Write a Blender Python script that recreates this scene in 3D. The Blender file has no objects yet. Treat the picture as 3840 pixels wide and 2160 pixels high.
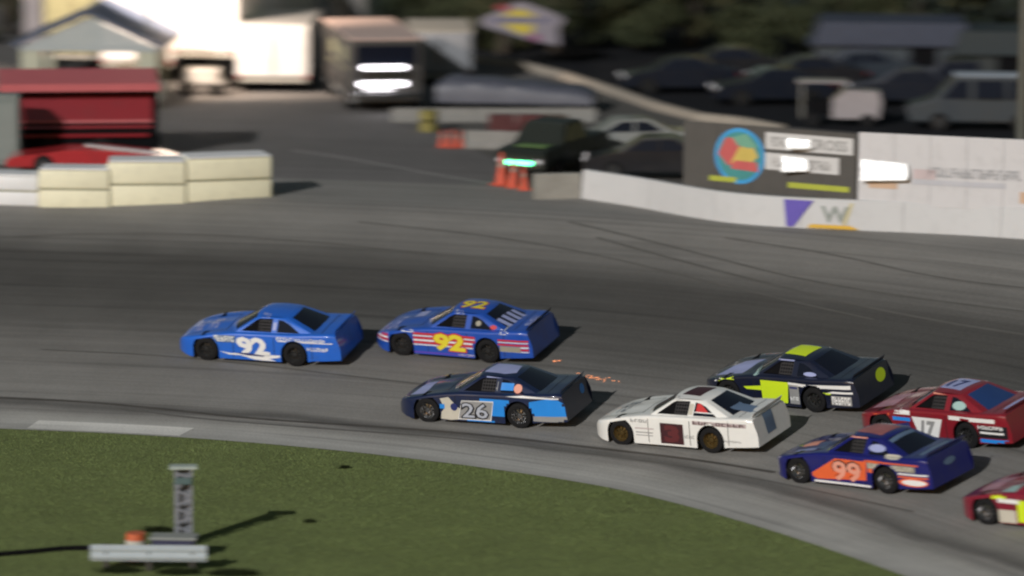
import bpy, bmesh, math, random
import numpy as np
from mathutils import Vector, Matrix, Euler
from mathutils.bvhtree import BVHTree
from mathutils.geometry import tessellate_polygon
R_ = math.radians
random.seed(7)
sc = bpy.context.scene
COL = sc.collection

# ------------------------------------------------------------------ camera
F, H, PIT, ROL = 16158.0, 22.91, R_(9.23), R_(.4)      # focal length in px of a 3840 px wide frame, height, pitch, roll
fw = Vector((0, math.cos(PIT), -math.sin(PIT))); up0 = Vector((0, math.sin(PIT), math.cos(PIT))); rt0 = Vector((1, 0, 0))
rt = rt0 * math.cos(ROL) + up0 * math.sin(ROL); up = -rt0 * math.sin(ROL) + up0 * math.cos(ROL)
cd = bpy.data.cameras.new('camera'); cam = bpy.data.objects.new('camera', cd); COL.objects.link(cam)
M_ = Matrix((rt, up, -fw)).transposed().to_4x4(); M_.translation = (0, 0, H); cam.matrix_world = M_
cd.sensor_width = 36; cd.lens = 36 * F / 3840; cd.clip_start = 1; cd.clip_end = 2500
cd.dof.use_dof = True; cd.dof.focus_distance = 117; cd.dof.aperture_fstop = .25; cd.dof.aperture_ratio = .40
sc.camera = cam
# ------------------------------------------------------------------ world and light
SUN_EL, SUN_AZ = R_(24), R_(30)                        # light comes from the camera side, a little from the left
ts = Vector((-math.sin(SUN_AZ) * math.cos(SUN_EL), -math.cos(SUN_AZ) * math.cos(SUN_EL), math.sin(SUN_EL)))
w = bpy.data.worlds.new('World'); sc.world = w; w.use_nodes = True
nt = w.node_tree; bg = nt.nodes['Background']
sky = nt.nodes.new('ShaderNodeTexSky'); sky.sky_type = 'NISHITA'; sky.sun_disc = False
sky.sun_elevation = R_(3); sky.sun_rotation = math.atan2(ts.x, ts.y)
nt.links.new(sky.outputs[0], bg.inputs[0]); bg.inputs[1].default_value = .09
sd = bpy.data.lights.new('sun', 'SUN'); sd.energy = 2.75; sd.angle = R_(.6); sd.color = (1, .985, .965)
so = bpy.data.objects.new('sun', sd); COL.objects.link(so); so.rotation_euler = ts.to_track_quat('Z', 'Y').to_euler()
sc.view_settings.view_transform = 'Standard'; sc.view_settings.look = 'None'; sc.view_settings.gamma = 1
sc.view_settings.use_curve_mapping = False; sc.view_settings.exposure = 0.0
try:
    sc.cycles.filter_width = 2.2; sc.cycles.max_bounces = 6; sc.cycles.sample_clamp_indirect = 6
except Exception: pass

# ------------------------------------------------------------------ terrain shape
EDGE = np.array([[-34, 118.6], [-26, 118.0], [-20, 117.2], [-15.72, 116.57], [-14.05, 116.29], [-9.63, 115.5], [-5.2, 113.9], [-1.31, 111.85], [2.22, 109.4], [4.2, 107.2], [6.08, 104.6], [7.84, 101.77], [9.34, 99.1], [10.65, 96.48], [13, 91.3], [15, 86.5], [17.5, 80], [19.5, 73]], float)
def smooth(P, n=3):
    for _ in range(n):
        Q = [P[0]]
        for a, b in zip(P[:-1], P[1:]): Q += [a * .75 + b * .25, a * .25 + b * .75]
        Q.append(P[-1]); P = np.array(Q)
    return P
EDGE = smooth(EDGE, 2)
AP, OUT = 1.5, 26.0
def slope(d): return math.tan(R_(float(np.interp(d, [1.0, 2.0, 4.5, 9.0, 20.5, 22.0], [0, 6.5, 8.0, 11.5, 10.0, 0]))))
_D = np.arange(0, 40.01, .05); _Z = np.concatenate([[0], np.cumsum([slope(d + .025) * .05 for d in _D[:-1]])]); ZP = float(_Z[-1])
def sdist(x, y):
    p = np.array([x, y]); a = EDGE[:-1]; ab = EDGE[1:] - a
    t = np.clip(((p - a) * ab).sum(1) / (ab ** 2).sum(1), 0, 1); q = a + ab * t[:, None]
    dd = np.linalg.norm(p - q, axis=1); i = dd.argmin(); tg = ab[i] / np.linalg.norm(ab[i]); n = np.array([-tg[1], tg[0]])
    v = p - q[i]; s = 1 if (v * n).sum() >= 0 else -1
    return dd[i] * s, (v / dd[i] * s if dd[i] > 1e-4 else n)
def zof(d): return float(np.interp(d, _D, _Z))
def gz(x, y): return zof(sdist(x, y)[0])
def gp(u, v):
    """ground point that the photograph shows at (u, v) (frame 2576 wide)"""
    dx = (u * 1.4907 - 1920) / F; dy = (1080 - v * 1.4907) / F
    d = (fw + rt * dx + up * dy).normalized(); o = Vector((0, 0, H)); t = 60.0
    while t < 400:
        q = o + d * t
        if q.z <= (ZP if q.y > 160 else gz(q.x, q.y)): break
        t += .08
    return Vector((q.x, q.y, ZP if q.y > 160 else gz(q.x, q.y)))
def mpp(p): return 1.4907 * (p - Vector((0, 0, H))).length / F     # metres per (2576-frame) pixel at p

# ------------------------------------------------------------------ materials
MATS = {}
def mat(name, col, rough=.6, metal=0, var=.12, vs=3.0, bump=0, bs=20, coat=0, spec=.5, emit=None, es=1, dirt=0):
    if name in MATS: return MATS[name]
    m = bpy.data.materials.new(name); m.use_nodes = True; N = m.node_tree.nodes; L = m.node_tree.links
    b = N['Principled BSDF']; b.inputs['Roughness'].default_value = rough; b.inputs['Metallic'].default_value = metal
    b.inputs['Specular IOR Level'].default_value = spec; b.inputs['Coat Weight'].default_value = coat; b.inputs['Coat Roughness'].default_value = .08
    tc = N.new('ShaderNodeTexCoord')
    nz = N.new('ShaderNodeTexNoise'); nz.inputs['Scale'].default_value = vs; nz.inputs['Detail'].default_value = 5
    L.new(tc.outputs['Object'], nz.inputs['Vector'])
    mx = N.new('ShaderNodeMix'); mx.data_type = 'RGBA'
    c = Vector(col[:3]); k = tuple(c * (1 - var)) + (1,); k2 = tuple(min(1, x) for x in c * (1 + var)) + (1,)
    mx.inputs[6].default_value = k; mx.inputs[7].default_value = k2
    L.new(nz.outputs[0], mx.inputs[0]); out = mx.outputs[2]
    if dirt:
        n2 = N.new('ShaderNodeTexNoise'); n2.inputs['Scale'].default_value = 2.2; n2.inputs['Detail'].default_value = 9; n2.inputs['Roughness'].default_value = .7
        L.new(tc.outputs['Object'], n2.inputs['Vector'])
        r = N.new('ShaderNodeMapRange'); r.inputs[1].default_value = .5; r.inputs[2].default_value = .72; r.inputs[4].default_value = dirt
        L.new(n2.outputs[0], r.inputs[0]); m2 = N.new('ShaderNodeMix'); m2.data_type = 'RGBA'
        m2.inputs[7].default_value = (.05, .045, .04, 1); L.new(r.outputs[0], m2.inputs[0]); L.new(out, m2.inputs[6]); out = m2.outputs[2]
    L.new(out, b.inputs['Base Color'])
    if bump:
        n3 = N.new('ShaderNodeTexNoise'); n3.inputs['Scale'].default_value = bs; n3.inputs['Detail'].default_value = 4
        L.new(tc.outputs['Object'], n3.inputs['Vector']); bp = N.new('ShaderNodeBump'); bp.inputs['Strength'].default_value = bump; bp.inputs['Distance'].default_value = .02
        L.new(n3.outputs[0], bp.inputs['Height']); L.new(bp.outputs[0], b.inputs['Normal'])
    if emit: b.inputs['Emission Color'].default_value = tuple(emit) + (1,); b.inputs['Emission Strength'].default_value = es
    MATS[name] = m; return m
def paint(name, col, var=.05, rough=.34, dirt=.25): return mat('paint_' + name, col, rough, 0, var, 6, coat=.8, dirt=dirt)

# ------------------------------------------------------------------ mesh helpers
def link(name, me, parent=None, m=None, loc=None):
    o = bpy.data.objects.new(name, me); COL.objects.link(o)
    if parent is not None: o.parent = parent
    if m is not None and me is not None:
        for x in (m if isinstance(m, (list, tuple)) else [m]): me.materials.append(x)
    if loc is not None: o.location = loc
    return o
def tag(o, label=None, cat=None, group=None, kind=None):
    if label: o['label'] = label
    if cat: o['category'] = cat
    if group: o['group'] = group
    if kind: o['kind'] = kind
    return o
def empty(name, loc=(0, 0, 0), rz=0, label=None, cat=None, group=None):
    o = bpy.data.objects.new(name, None); COL.objects.link(o); o.location = loc; o.rotation_euler = (0, 0, rz); o.empty_display_size = .1
    return tag(o, label, cat, group)
def fin(bm, name='mesh', sm=None):
    me = bpy.data.meshes.new(name); bm.normal_update(); bm.to_mesh(me); bm.free()
    if sm is not None:
        for p in me.polygons: p.use_smooth = True
        me.set_sharp_from_angle(angle=R_(sm))
    return me
def box(bm, c, s, rot=None, bev=0):
    r = bmesh.ops.create_cube(bm, size=1); vs = r['verts']
    bmesh.ops.scale(bm, vec=s, verts=vs)
    if bev:
        es = list({e for v in vs for e in v.link_edges}); rr = bmesh.ops.bevel(bm, geom=es, offset=bev, segments=2, affect='EDGES', profile=.5); vs = list({v for f in rr['faces'] for v in f.verts} | {v for v in vs if v.is_valid})
    if rot is not None: bmesh.ops.rotate(bm, matrix=rot, verts=vs, cent=(0, 0, 0))
    bmesh.ops.translate(bm, vec=c, verts=vs); return vs
def boxes(*args, bev=0):
    bm = bmesh.new()
    for a in args: box(bm, a[0], a[1], a[2] if len(a) > 2 else None, bev)
    return fin(bm)
def cyl(bm, p0, p1, r0, r1=None, n=12, caps=True):
    p0 = Vector(p0); p1 = Vector(p1); r1 = r0 if r1 is None else r1; d = p1 - p0
    q = d.to_track_quat('Z', 'Y').to_matrix().to_4x4(); q.translation = (p0 + p1) / 2
    return bmesh.ops.create_cone(bm, cap_ends=caps, segments=n, radius1=r0, radius2=r1, depth=d.length, matrix=q)['verts']
def prism(pts, y0, y1, bm=None):
    """extrude an (x,z) outline along y"""
    own = bm is None
    if own: bm = bmesh.new()
    a = [bm.verts.new((x, y0, z)) for x, z in pts]; b = [bm.verts.new((x, y1, z)) for x, z in pts]; n = len(pts)
    for i in range(n): bm.faces.new((a[i], a[(i + 1) % n], b[(i + 1) % n], b[i]))
    bm.faces.new(a[::-1]); bm.faces.new(b); bmesh.ops.recalc_face_normals(bm, faces=bm.faces)
    return bm
def tube(pts, r, n=6):
    bm = bmesh.new(); rings = []
    pts = [Vector(p) for p in pts]
    for i, p in enumerate(pts):
        t = (pts[min(i + 1, len(pts) - 1)] - pts[max(i - 1, 0)]).normalized(); s = t.cross(Vector((0, 0, 1))).normalized(); q = s.cross(t)
        rings.append([bm.verts.new(p + (s * math.cos(a) + q * math.sin(a)) * r) for a in [2 * math.pi * k / n for k in range(n)]])
    for a, b in zip(rings[:-1], rings[1:]):
        for k in range(n): bm.faces.new((a[k], a[(k + 1) % n], b[(k + 1) % n], b[k]))
    return fin(bm, sm=60)

# ------------------------------------------------------------------ ground sheets
def offset_pts(d):
    P = EDGE; t = np.gradient(P, axis=0); t /= np.linalg.norm(t, axis=1)[:, None]; n = np.stack([-t[:, 1], t[:, 0]], 1)
    return P + n * d
def strip_mesh(d0, d1, nd, lift=0.0, imin=0, imax=None):
    S = np.concatenate([[0], np.cumsum(np.linalg.norm(np.diff(EDGE, axis=0), axis=1))])
    ds = np.linspace(d0, d1, nd); V = []; UV = []
    for d in ds:
        q = offset_pts(d)
        for i in range(len(EDGE)): V.append((q[i][0], q[i][1], zof(d) + lift)); UV.append((S[i], d))
    n = len(EDGE); Fc = [(a * n + i, a * n + i + 1, (a + 1) * n + i + 1, (a + 1) * n + i) for a in range(nd - 1) for i in range(n - 1)]
    me = bpy.data.meshes.new('strip'); me.from_pydata(V, [], Fc); uv = me.uv_layers.new(name='uv')
    for l in me.loops: uv.data[l.index].uv = UV[l.vertex_index]
    for p in me.polygons: p.use_smooth = True
    return me
def asphalt(name, base, bands, streak=.25, warm=(1, .96, .9)):
    """tarmac whose tone varies with the distance (uv.y) from the infield edge: rubbered groove, seams, worn lanes"""
    m = bpy.data.materials.new(name); m.use_nodes = True; N = m.node_tree.nodes; L = m.node_tree.links; b = N['Principled BSDF']
    uvn = N.new('ShaderNodeUVMap'); sp = N.new('ShaderNodeSeparateXYZ'); L.new(uvn.outputs[0], sp.inputs[0])
    def noise(sx, sy, det=4, rough=.6):
        mp = N.new('ShaderNodeMapping'); mp.inputs['Scale'].default_value = (sx, sy, 1); L.new(uvn.outputs[0], mp.inputs[0])
        z = N.new('ShaderNodeTexNoise'); z.inputs['Scale'].default_value = 1; z.inputs['Detail'].default_value = det; z.inputs['Roughness'].default_value = rough
        L.new(mp.outputs[0], z.inputs['Vector']); return z.outputs[0]
    def mth(op, a, c=None):
        n = N.new('ShaderNodeMath'); n.operation = op
        for i, x in enumerate((a, c)):
            if x is None: continue
            if isinstance(x, (int, float)): n.inputs[i].default_value = x
            else: L.new(x, n.inputs[i])
        return n.outputs[0]
    wob = mth('MULTIPLY', mth('SUBTRACT', noise(.12, .05, 3), .5), 2.2)
    dd = mth('ADD', sp.outputs[1], wob)
    d01 = mth('DIVIDE', dd, 40.0)
    cr = N.new('ShaderNodeValToRGB'); el = cr.color_ramp.elements
    while len(el) > 1: el.remove(el[0])
    el[0].position = bands[0][0] / 40; el[0].color = (bands[0][1],) * 3 + (1,)
    for d, v in bands[1:]:
        e = el.new(d / 40); e.color = (v,) * 3 + (1,)
    L.new(d01, cr.inputs[0]); tone = cr.outputs[0]
    st = mth('ADD', mth('MULTIPLY', mth('SUBTRACT', noise(.06, 2.6, 7, .75), .5), streak * 2), 1)
    st2 = mth('ADD', mth('MULTIPLY', mth('SUBTRACT', noise(.5, .35, 6, .65), .5), .5), 1)
    gr = mth('ADD', mth('MULTIPLY', mth('SUBTRACT', noise(14, 14, 3, .8), .5), .9), 1)
    # tyre marks that drift up and down the banking
    sk = N.new('ShaderNodeMapping'); sk.inputs['Rotation'].default_value = (0, 0, .10); sk.inputs['Scale'].default_value = (.035, 1.5, 1); L.new(uvn.outputs[0], sk.inputs[0]); zz = N.new('ShaderNodeTexNoise'); zz.inputs['Detail'].default_value = 5; zz.inputs['Scale'].default_value = 1.6; L.new(sk.outputs[0], zz.inputs['Vector'])
    mr = N.new('ShaderNodeMapRange'); mr.inputs[1].default_value = .56; mr.inputs[2].default_value = .68; mr.inputs[3].default_value = 1; mr.inputs[4].default_value = .72; L.new(zz.outputs[0], mr.inputs[0]); st = mth('MULTIPLY', st, mr.outputs[0])
    v = mth('MULTIPLY', mth('MULTIPLY', mth('MULTIPLY', tone, st), mth('MULTIPLY', st2, gr)), base)
    cc = N.new('ShaderNodeCombineXYZ')
    for i in range(3): L.new(mth('MULTIPLY', v, warm[i]), cc.inputs[i])
    L.new(cc.outputs[0], b.inputs['Base Color']); b.inputs['Roughness'].default_value = .85; b.inputs['Specular IOR Level'].default_value = .25
    bp = N.new('ShaderNodeBump'); bp.inputs['Strength'].default_value = .5; bp.inputs['Distance'].default_value = .01; L.new(noise(25, 25, 2), bp.inputs['Height']); L.new(bp.outputs[0], b.inputs['Normal'])
    MATS[name] = m; return m
m_track = asphalt('track_tarmac', .33, [(1.4, .85), (2.35, .82), (2.6, .42), (2.85, .42), (3.3, .74), (5.5, .72), (8, .56), (10, .34), (13, .24), (15.5, .26), (17.5, .56), (20, .72), (26, .70)], .45, (1, .965, .90))
m_apron = asphalt('apron_concrete', .50, [(0, .85), (.8, 1.0), (1.5, .85), (2.05, .58)], .4, (1, .97, .9))
m_pad = asphalt('paddock_tarmac', .17, [(26, 1.0), (33, .8), (40, .85)], .2, (1, .95, .92))
sheet = strip_mesh(1.45, 26.5, 60, .006); tag(link('track_surface', sheet, m=m_track), kind='structure')
ap = strip_mesh(-.05, 2.1, 8, .012); tag(link('apron', ap, m=m_apron), kind='structure')
es_ = strip_mesh(.10, 1.25, 6, .018)
bm = bmesh.new(); bm.from_mesh(es_); bmesh.ops.delete(bm, geom=[v for v in bm.verts if v.co.x > -8.6 or v.co.x < -13.6], context='VERTS'); bm.to_mesh(es_); bm.free()
m_strip = asphalt('worn_white_edge', .80, [(0, .9), (1, 1.0)], .35, (1, .97, .9)); tag(link('edge_line_marking', es_, m=m_strip), kind='structure')
def wavy(me, amp):
    for v in me.vertices: v.co.x += random.uniform(-amp, amp); v.co.y += random.uniform(-amp, amp)
# paddock: from the track's outer edge to far away
def paddock():
    q = offset_pts(26.4); V = []; Fc = []; UV = []
    ys = [0, 4, 10, 20, 40, 80, 160, 700]
    n = len(q)
    for k in ys:
        for i, p in enumerate(q): V.append((p[0] * (1 + k / 60.), p[1] + k, ZP)); UV.append((V[-1][0], 26.4 + k))
    Fc = [(a * n + i, a * n + i + 1, (a + 1) * n + i + 1, (a + 1) * n + i) for a in range(len(ys) - 1) for i in range(n - 1)]
    me = bpy.data.meshes.new('paddock'); me.from_pydata(V, [], Fc); uv = me.uv_layers.new(name='uv')
    for l in me.loops: uv.data[l.index].uv = UV[l.vertex_index]
    return me
tag(link('paddock_ground', paddock(), m=m_pad), kind='structure')
# infield turf: flat sheet up to the track's inner edge
m_turf = mat('turf_soil', (.165, .195, .075), .95, var=.22, vs=.45, bump=.6, bs=30, spec=.1, dirt=.35)
V = [(p[0], p[1], 0.0) for p in EDGE] + [(p[0] * 1.0, 20.0, 0.0) for p in EDGE]; n = len(EDGE)
me = bpy.data.meshes.new('turf'); me.from_pydata(V, [], [(i, n + i, n + i + 1, i + 1) for i in range(n - 1)]); tag(link('infield_ground', me, m=m_turf), kind='structure')
# wide terrain far below everything as the land round the track
me = bpy.data.meshes.new('land'); me.from_pydata([(-900, -200, -.6), (900, -200, -.6), (900, 1500, -.6), (-900, 1500, -.6)], [], [(0, 1, 2, 3)])
tag(link('terrain', me, m=mat('field', (.04, .05, .025), .95, var=.3, vs=.1)), kind='structure')
# grass blades on the infield in view
def in_infield(x, y): return sdist(x, y)[0] < -.02
def blades(n, name, label, hmin, hmax, m):
    rng = np.random.default_rng(3); V = np.zeros((n * 3, 3)); 
    edgey = lambda x: np.interp(x, EDGE[:, 0], EDGE[:, 1])
    X = rng.uniform(-15.5, 12.5, n * 3); Y = rng.uniform(92, 117.5, n * 3)
    ok = (Y < edgey(X) + rng.normal(0, .07, n * 3) + .10 * np.sin(X * 3.1 + np.sin(X * 7.3) * 2)) & (np.abs(X) < Y * .127); X = X[ok][:n]; Y = Y[ok][:n]; n = len(X)
    # clumping
    cl = .55 + .45 * np.sin(X * 1.7 + np.sin(Y * 1.3) * 2) * np.sin(Y * .9 + X * .4)
    h = rng.uniform(hmin, hmax, n) * (.7 + .6 * cl); a = rng.uniform(0, math.pi, n); wd = rng.uniform(.006, .014, n); le = rng.normal(0, .03, (n, 2))
    V = np.zeros((n, 3, 3)); V[:, 0] = np.stack([X - np.cos(a) * wd, Y - np.sin(a) * wd, 0 * X], 1); V[:, 1] = np.stack([X + np.cos(a) * wd, Y + np.sin(a) * wd, 0 * X], 1)
    V[:, 2] = np.stack([X + le[:, 0], Y + le[:, 1], h], 1)
    me = bpy.data.meshes.new(name); me.vertices.add(n * 3); me.vertices.foreach_set('co', V.reshape(-1)); me.loops.add(n * 3); me.loops.foreach_set('vertex_index', np.arange(n * 3))
    me.polygons.add(n); me.polygons.foreach_set('loop_start', np.arange(0, n * 3, 3)); me.update(calc_edges=True); me.validate()
    tag(link(name, me, m=m), label, 'grass', kind='stuff')
blades(260000, 'grass', 'mown green infield grass inside the bend', .012, .028, mat('grass_blade', (.20, .255, .092), .8, var=.2, vs=.55, spec=.2))

# ------------------------------------------------------------------ race car
def xtop(x):
    return float(np.interp(x, [-2.5, -2.3, -1.8, -1.2, 0, .5, .9, 1.45, 2.0, 2.25, 2.38, 2.42], [.93, .955, .935, .90, .875, .865, .835, .76, .645, .57, .47, .40]))
def halfw(x):
    if x > 1.55: t = (x - 1.55) / .87; return .985 * (1 - .46 * t ** 2.6)
    return float(np.interp(x, [-2.5, -2.2, -1.2, 0, 1.55], [.90, .955, .985, .965, .985]))
WX = (1.45, -1.2); WR = .395
def zbot(x):
    b = float(np.interp(x, [-2.5, -1.7, -1.5, -.8, 1.0, 1.9, 2.42], [.24, .19, .15, .12, .12, .10, .14]))
    for xw in WX:
        if abs(x - xw) < WR: b = max(b, .335 + math.sqrt(WR ** 2 - (x - xw) ** 2))
    return b
def body_mesh():
    xs = list(np.linspace(2.42, -2.5, 64))
    for xw in WX:
        for k in (-1, 1):
            xs += [xw + k * (WR + .001), xw + k * (WR - .001), xw + k * (WR - .012), xw + k * (WR - .035)]
    xs = sorted(xs, reverse=True); bm = bmesh.new(); rows = []
    for x in xs:
        zt = xtop(x); wd = halfw(x); zb = min(zbot(x), zt - .07); zs = zt - .02; r = .075 if x < 2.1 else .075 * (1 - (x - 2.1) * .9)
        pts = []
        for k in range(6):
            z = zb + (zs - r - zb) * k / 5; y = wd * (1 + .018 * math.cos((z - .35) * 2.2)) - .02; pts.append((y, z))
        y1, z1 = pts[-1]
        for k in range(1, 5):
            a = math.pi / 2 * k / 4; pts.append((y1 - r * (1 - math.cos(a)), zs - r + r * math.sin(a)))
        y2 = pts[-1][0]
        bulge = .035 * math.exp(-((x - 1.45) / .5) ** 2) + .01
        for k in range(1, 7):
            t = k / 6; pts.append((y2 * (1 - t), zs + .02 * math.sin(t * math.pi / 2) + (0 if x > 2.2 else bulge * (math.sin(t * math.pi) * .0 - .6 * math.sin(t * math.pi) + .0) * (1 if .3 < t < .9 else .4))))
        full = [(y, z) for y, z in pts] + [(-y, z) for y, z in pts[-2::-1]]
        rows.append([bm.verts.new((x, y, z)) for y, z in full])
    for a, b in zip(rows[:-1], rows[1:]):
        for i in range(len(a) - 1): bm.faces.new((a[i], a[i + 1], b[i + 1], b[i]))
    bm.faces.new(rows[0][::-1]); bm.faces.new(rows[-1])
    for v in bm.verts:
        if v.co.x < -2.2:
            k = (-2.2 - v.co.x) / .3; zf = max(0, min(1, (v.co.z - .55) / .38)); v.co.x += .10 * k * zf - .06 * k * (1 - zf)
    bmesh.ops.recalc_face_normals(bm, faces=bm.faces)
    return fin(bm, 'race_body', 55)
RZ = .355
GY = lambda z: .83 - .76 * (z - .86)
def wsx(a, t): return (.80 - .25 * a * a) * (1 - t) + (.03 - .08 * a * a) * t
def rwx(a, t): return (-1.93 + .13 * a * a) * (1 - t) + (-.97 + .05 * a * a) * t
def patch(bm, fx, a0, a1, t0, t1, na, nt_, off=0):
    rows = []
    for i in range(na + 1):
        a = a0 + (a1 - a0) * i / na; r = []
        for j in range(nt_ + 1):
            t = t0 + (t1 - t0) * j / nt_; z = .86 + RZ * t + .035 * (1 - a * a) * t; y = a * GY(.86 + RZ * t); r.append(bm.verts.new((fx(a, t) + off, y, z + abs(off) * .5 * (1 if off else 0))))
        rows.append(r)
    for p, q in zip(rows[:-1], rows[1:]):
        for j in range(nt_): bm.faces.new((p[j], p[j + 1], q[j + 1], q[j]))
SIDE = [(.60, .80), (.55, .86), (-.05, .86 + RZ), (-.92, .86 + RZ), (-1.80, .86), (-1.9, .80)]
DOORW = [(.40, .875), (.0, 1.13), (-.10, 1.17), (-.50, 1.18), (-.50, .875)]
QUART = [(-.66, .885), (-.66, 1.165), (-.80, 1.15), (-1.0, 1.08), (-1.34, .89)]
def side_poly(bm, loops, sgn, off=0):
    V = [[Vector((x, z, 0)) for x, z in lp] for lp in loops]; flat = [p for lp in V for p in lp]
    vs = [bm.verts.new((p.x, sgn * (GY(p.y) + off), p.y)) for p in flat]
    for t in tessellate_polygon(V):
        try: bm.faces.new([vs[i] for i in t])
        except ValueError: pass
def greenhouse_mesh():
    bm = bmesh.new()
    patch(bm, wsx, -1, 1, -.2, .05, 16, 2); patch(bm, wsx, -1, 1, .93, 1, 16, 1)
    for s in (-1, 1): patch(bm, wsx, s * .9, s, .05, .93, 1, 8)
    patch(bm, rwx, -1, 1, -.2, .08, 16, 2); patch(bm, rwx, -1, 1, .9, 1, 16, 1)
    for s in (-1, 1): patch(bm, rwx, s * .76, s, .08, .9, 2, 8)
    rows = []
    for i in range(17):
        a = -1 + i / 8; r = []
        for j in range(11):
            s = j / 10; x = wsx(a, 1) * (1 - s) + rwx(a, 1) * s; r.append(bm.verts.new((x, a * GY(.86 + RZ), .86 + RZ + .035 * (1 - a * a) + .018 * math.sin(math.pi * s))))
        rows.append(r)
    for p, q in zip(rows[:-1], rows[1:]):
        for j in range(10): bm.faces.new((p[j], p[j + 1], q[j + 1], q[j]))
    for s in (-1, 1): side_poly(bm, [SIDE, DOORW, QUART], s)
    bmesh.ops.remove_doubles(bm, verts=bm.verts, dist=.002); bmesh.ops.recalc_face_normals(bm, faces=bm.faces)
    return fin(bm, 'greenhouse', 48)
def glass_mesh(kind):
    bm = bmesh.new()
    if kind == 'ws': patch(bm, wsx, -.9, .9, .05, .93, 14, 8, -.012)
    if kind == 'rw': patch(bm, rwx, -.76, .76, .08, .9, 12, 8, .012)
    if kind[:2] == 'dw': side_poly(bm, [[(x, z) for x, z in DOORW]], 1 if kind[2] == 'l' else -1, -.05)
    if kind[:2] == 'qw': side_poly(bm, [QUART], 1 if kind[2] == 'l' else -1, -.008)
    bmesh.ops.recalc_face_normals(bm, faces=bm.faces); return fin(bm, 'glass_' + kind, 40)
BODY, GH = body_mesh(), greenhouse_mesh()
KZ, Z0 = 1.06, .12
def tall(me):
    for v in me.vertices: v.co.z = Z0 + (v.co.z - Z0) * KZ
    return me
tall(BODY); tall(GH)
def bvh_of(*mes):
    V = []; P = []
    for m in mes:
        b = len(V); V += [v.co.copy() for v in m.vertices]; P += [[b + i for i in p.vertices] for p in m.polygons]
    return BVHTree.FromPolygons(V, P)
GL = {k: tall(glass_mesh(k)) for k in ('ws', 'rw', 'dwl', 'dwr', 'qwl', 'qwr')}
BVH = bvh_of(BODY, GH, GL['rw'], GL['ws'], GL['qwl'])
def lathe(prof, n=28):
    bm = bmesh.new(); rings = [[bm.verts.new((r * math.cos(2 * math.pi * k / n), y, r * math.sin(2 * math.pi * k / n))) for k in range(n)] for r, y in prof]
    for a, b in zip(rings[:-1], rings[1:]):
        for k in range(n): bm.faces.new((a[k], a[(k + 1) % n], b[(k + 1) % n], b[k]))
    bmesh.ops.recalc_face_normals(bm, faces=bm.faces); return fin(bm, 'lathe', 40)
TYRE = lathe([(.20, -.13), (.30, -.14), (.335, -.125), (.343, -.10), (.345, 0), (.343, .10), (.335, .125), (.30, .14), (.215, .13), (.205, .10)])
def rim_mesh():
    bm = bmesh.new(); n = 32; prof = [(.205, .128), (.212, .138), (.205, .12), (.19, .06), (.165, .035), (.075, .055), (.055, .085), (.001, .09)]
    rings = [[bm.verts.new((r * math.cos(2 * math.pi * k / n), y, r * math.sin(2 * math.pi * k / n))) for k in range(n)] for r, y in prof]
    for i, (a, b) in enumerate(zip(rings[:-1], rings[1:])):
        for k in range(n):
            if i == 4 and k % 4 in (1, 2): continue     # cut-outs in the disc
            bm.faces.new((a[k], a[(k + 1) % n], b[(k + 1) % n], b[k]))
    cyl(bm, (0, -.02, 0), (0, .0, 0), .19, n=20)
    bmesh.ops.recalc_face_normals(bm, faces=bm.faces); return fin(bm, 'rim', 40)
RIM = rim_mesh()
def liner_mesh():
    bm = bmesh.new(); box(bm, (-.25, 0, .38), (3.9, 1.22, .42)); box(bm, (-.2, 0, .72), (1.4, 1.2, .2))
    for xw in WX:
        for s in (-1, 1):
            ang = [math.pi * k / 10 for k in range(11)]; r = WR + .008
            a = [bm.verts.new((xw + r * math.cos(t), s * .60, .335 + r * math.sin(t))) for t in ang]; b = [bm.verts.new((xw + r * math.cos(t), s * .945, .335 + r * math.sin(t))) for t in ang]
            for k in range(10): bm.faces.new((a[k], a[k + 1], b[k + 1], b[k]))
    return fin(bm, 'liner')
LINER = tall(liner_mesh())
def spoiler_mesh():
    bm = bmesh.new(); q = Matrix.Rotation(R_(-28), 3, 'Y'); box(bm, (-2.39, 0, 1.0), (.012, 1.62, .13), q); return fin(bm, 'spoiler')
SPOIL = tall(spoiler_mesh())
def bar_mesh():
    bm = bmesh.new()
    for s in (1,):
        P = [(.42, s * .70, .84), (-.02, s * .50, 1.12), (-.55, s * .50, 1.12), (-.62, s * .62, .84)]
        for a, b in zip(P[:-1], P[1:]): cyl(bm, a, b, .022, n=6)
        cyl(bm, (.42, s * .70, .84), (-.62, s * .62, .84), .022, n=6)
    return fin(bm, 'cage', 40)
CAGE = tall(bar_mesh())
def net_mesh():
    bm = bmesh.new(); off = -.012
    def bar(x0, z0, x1, z1, w_):
        d = Vector((x1 - x0, 0, z1 - z0)).normalized(); n = Vector((-d.z, 0, d.x)) * w_
        bm.faces.new([bm.verts.new((x, GY(z) + off, z)) for x, z in ((x0 - n.x, z0 - n.z), (x1 - n.x, z1 - n.z), (x1 + n.x, z1 + n.z), (x0 + n.x, z0 + n.z))])
    for k in range(6): bar(-.49 + k * .075, .885, -.49 + k * .075, 1.165 if k < 5 else 1.13, .012)
    for k in range(4): bar(-.49, .91 + k * .07, -.10, .91 + k * .07, .012)
    return fin(bm, 'net')
NET = tall(net_mesh())

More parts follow.
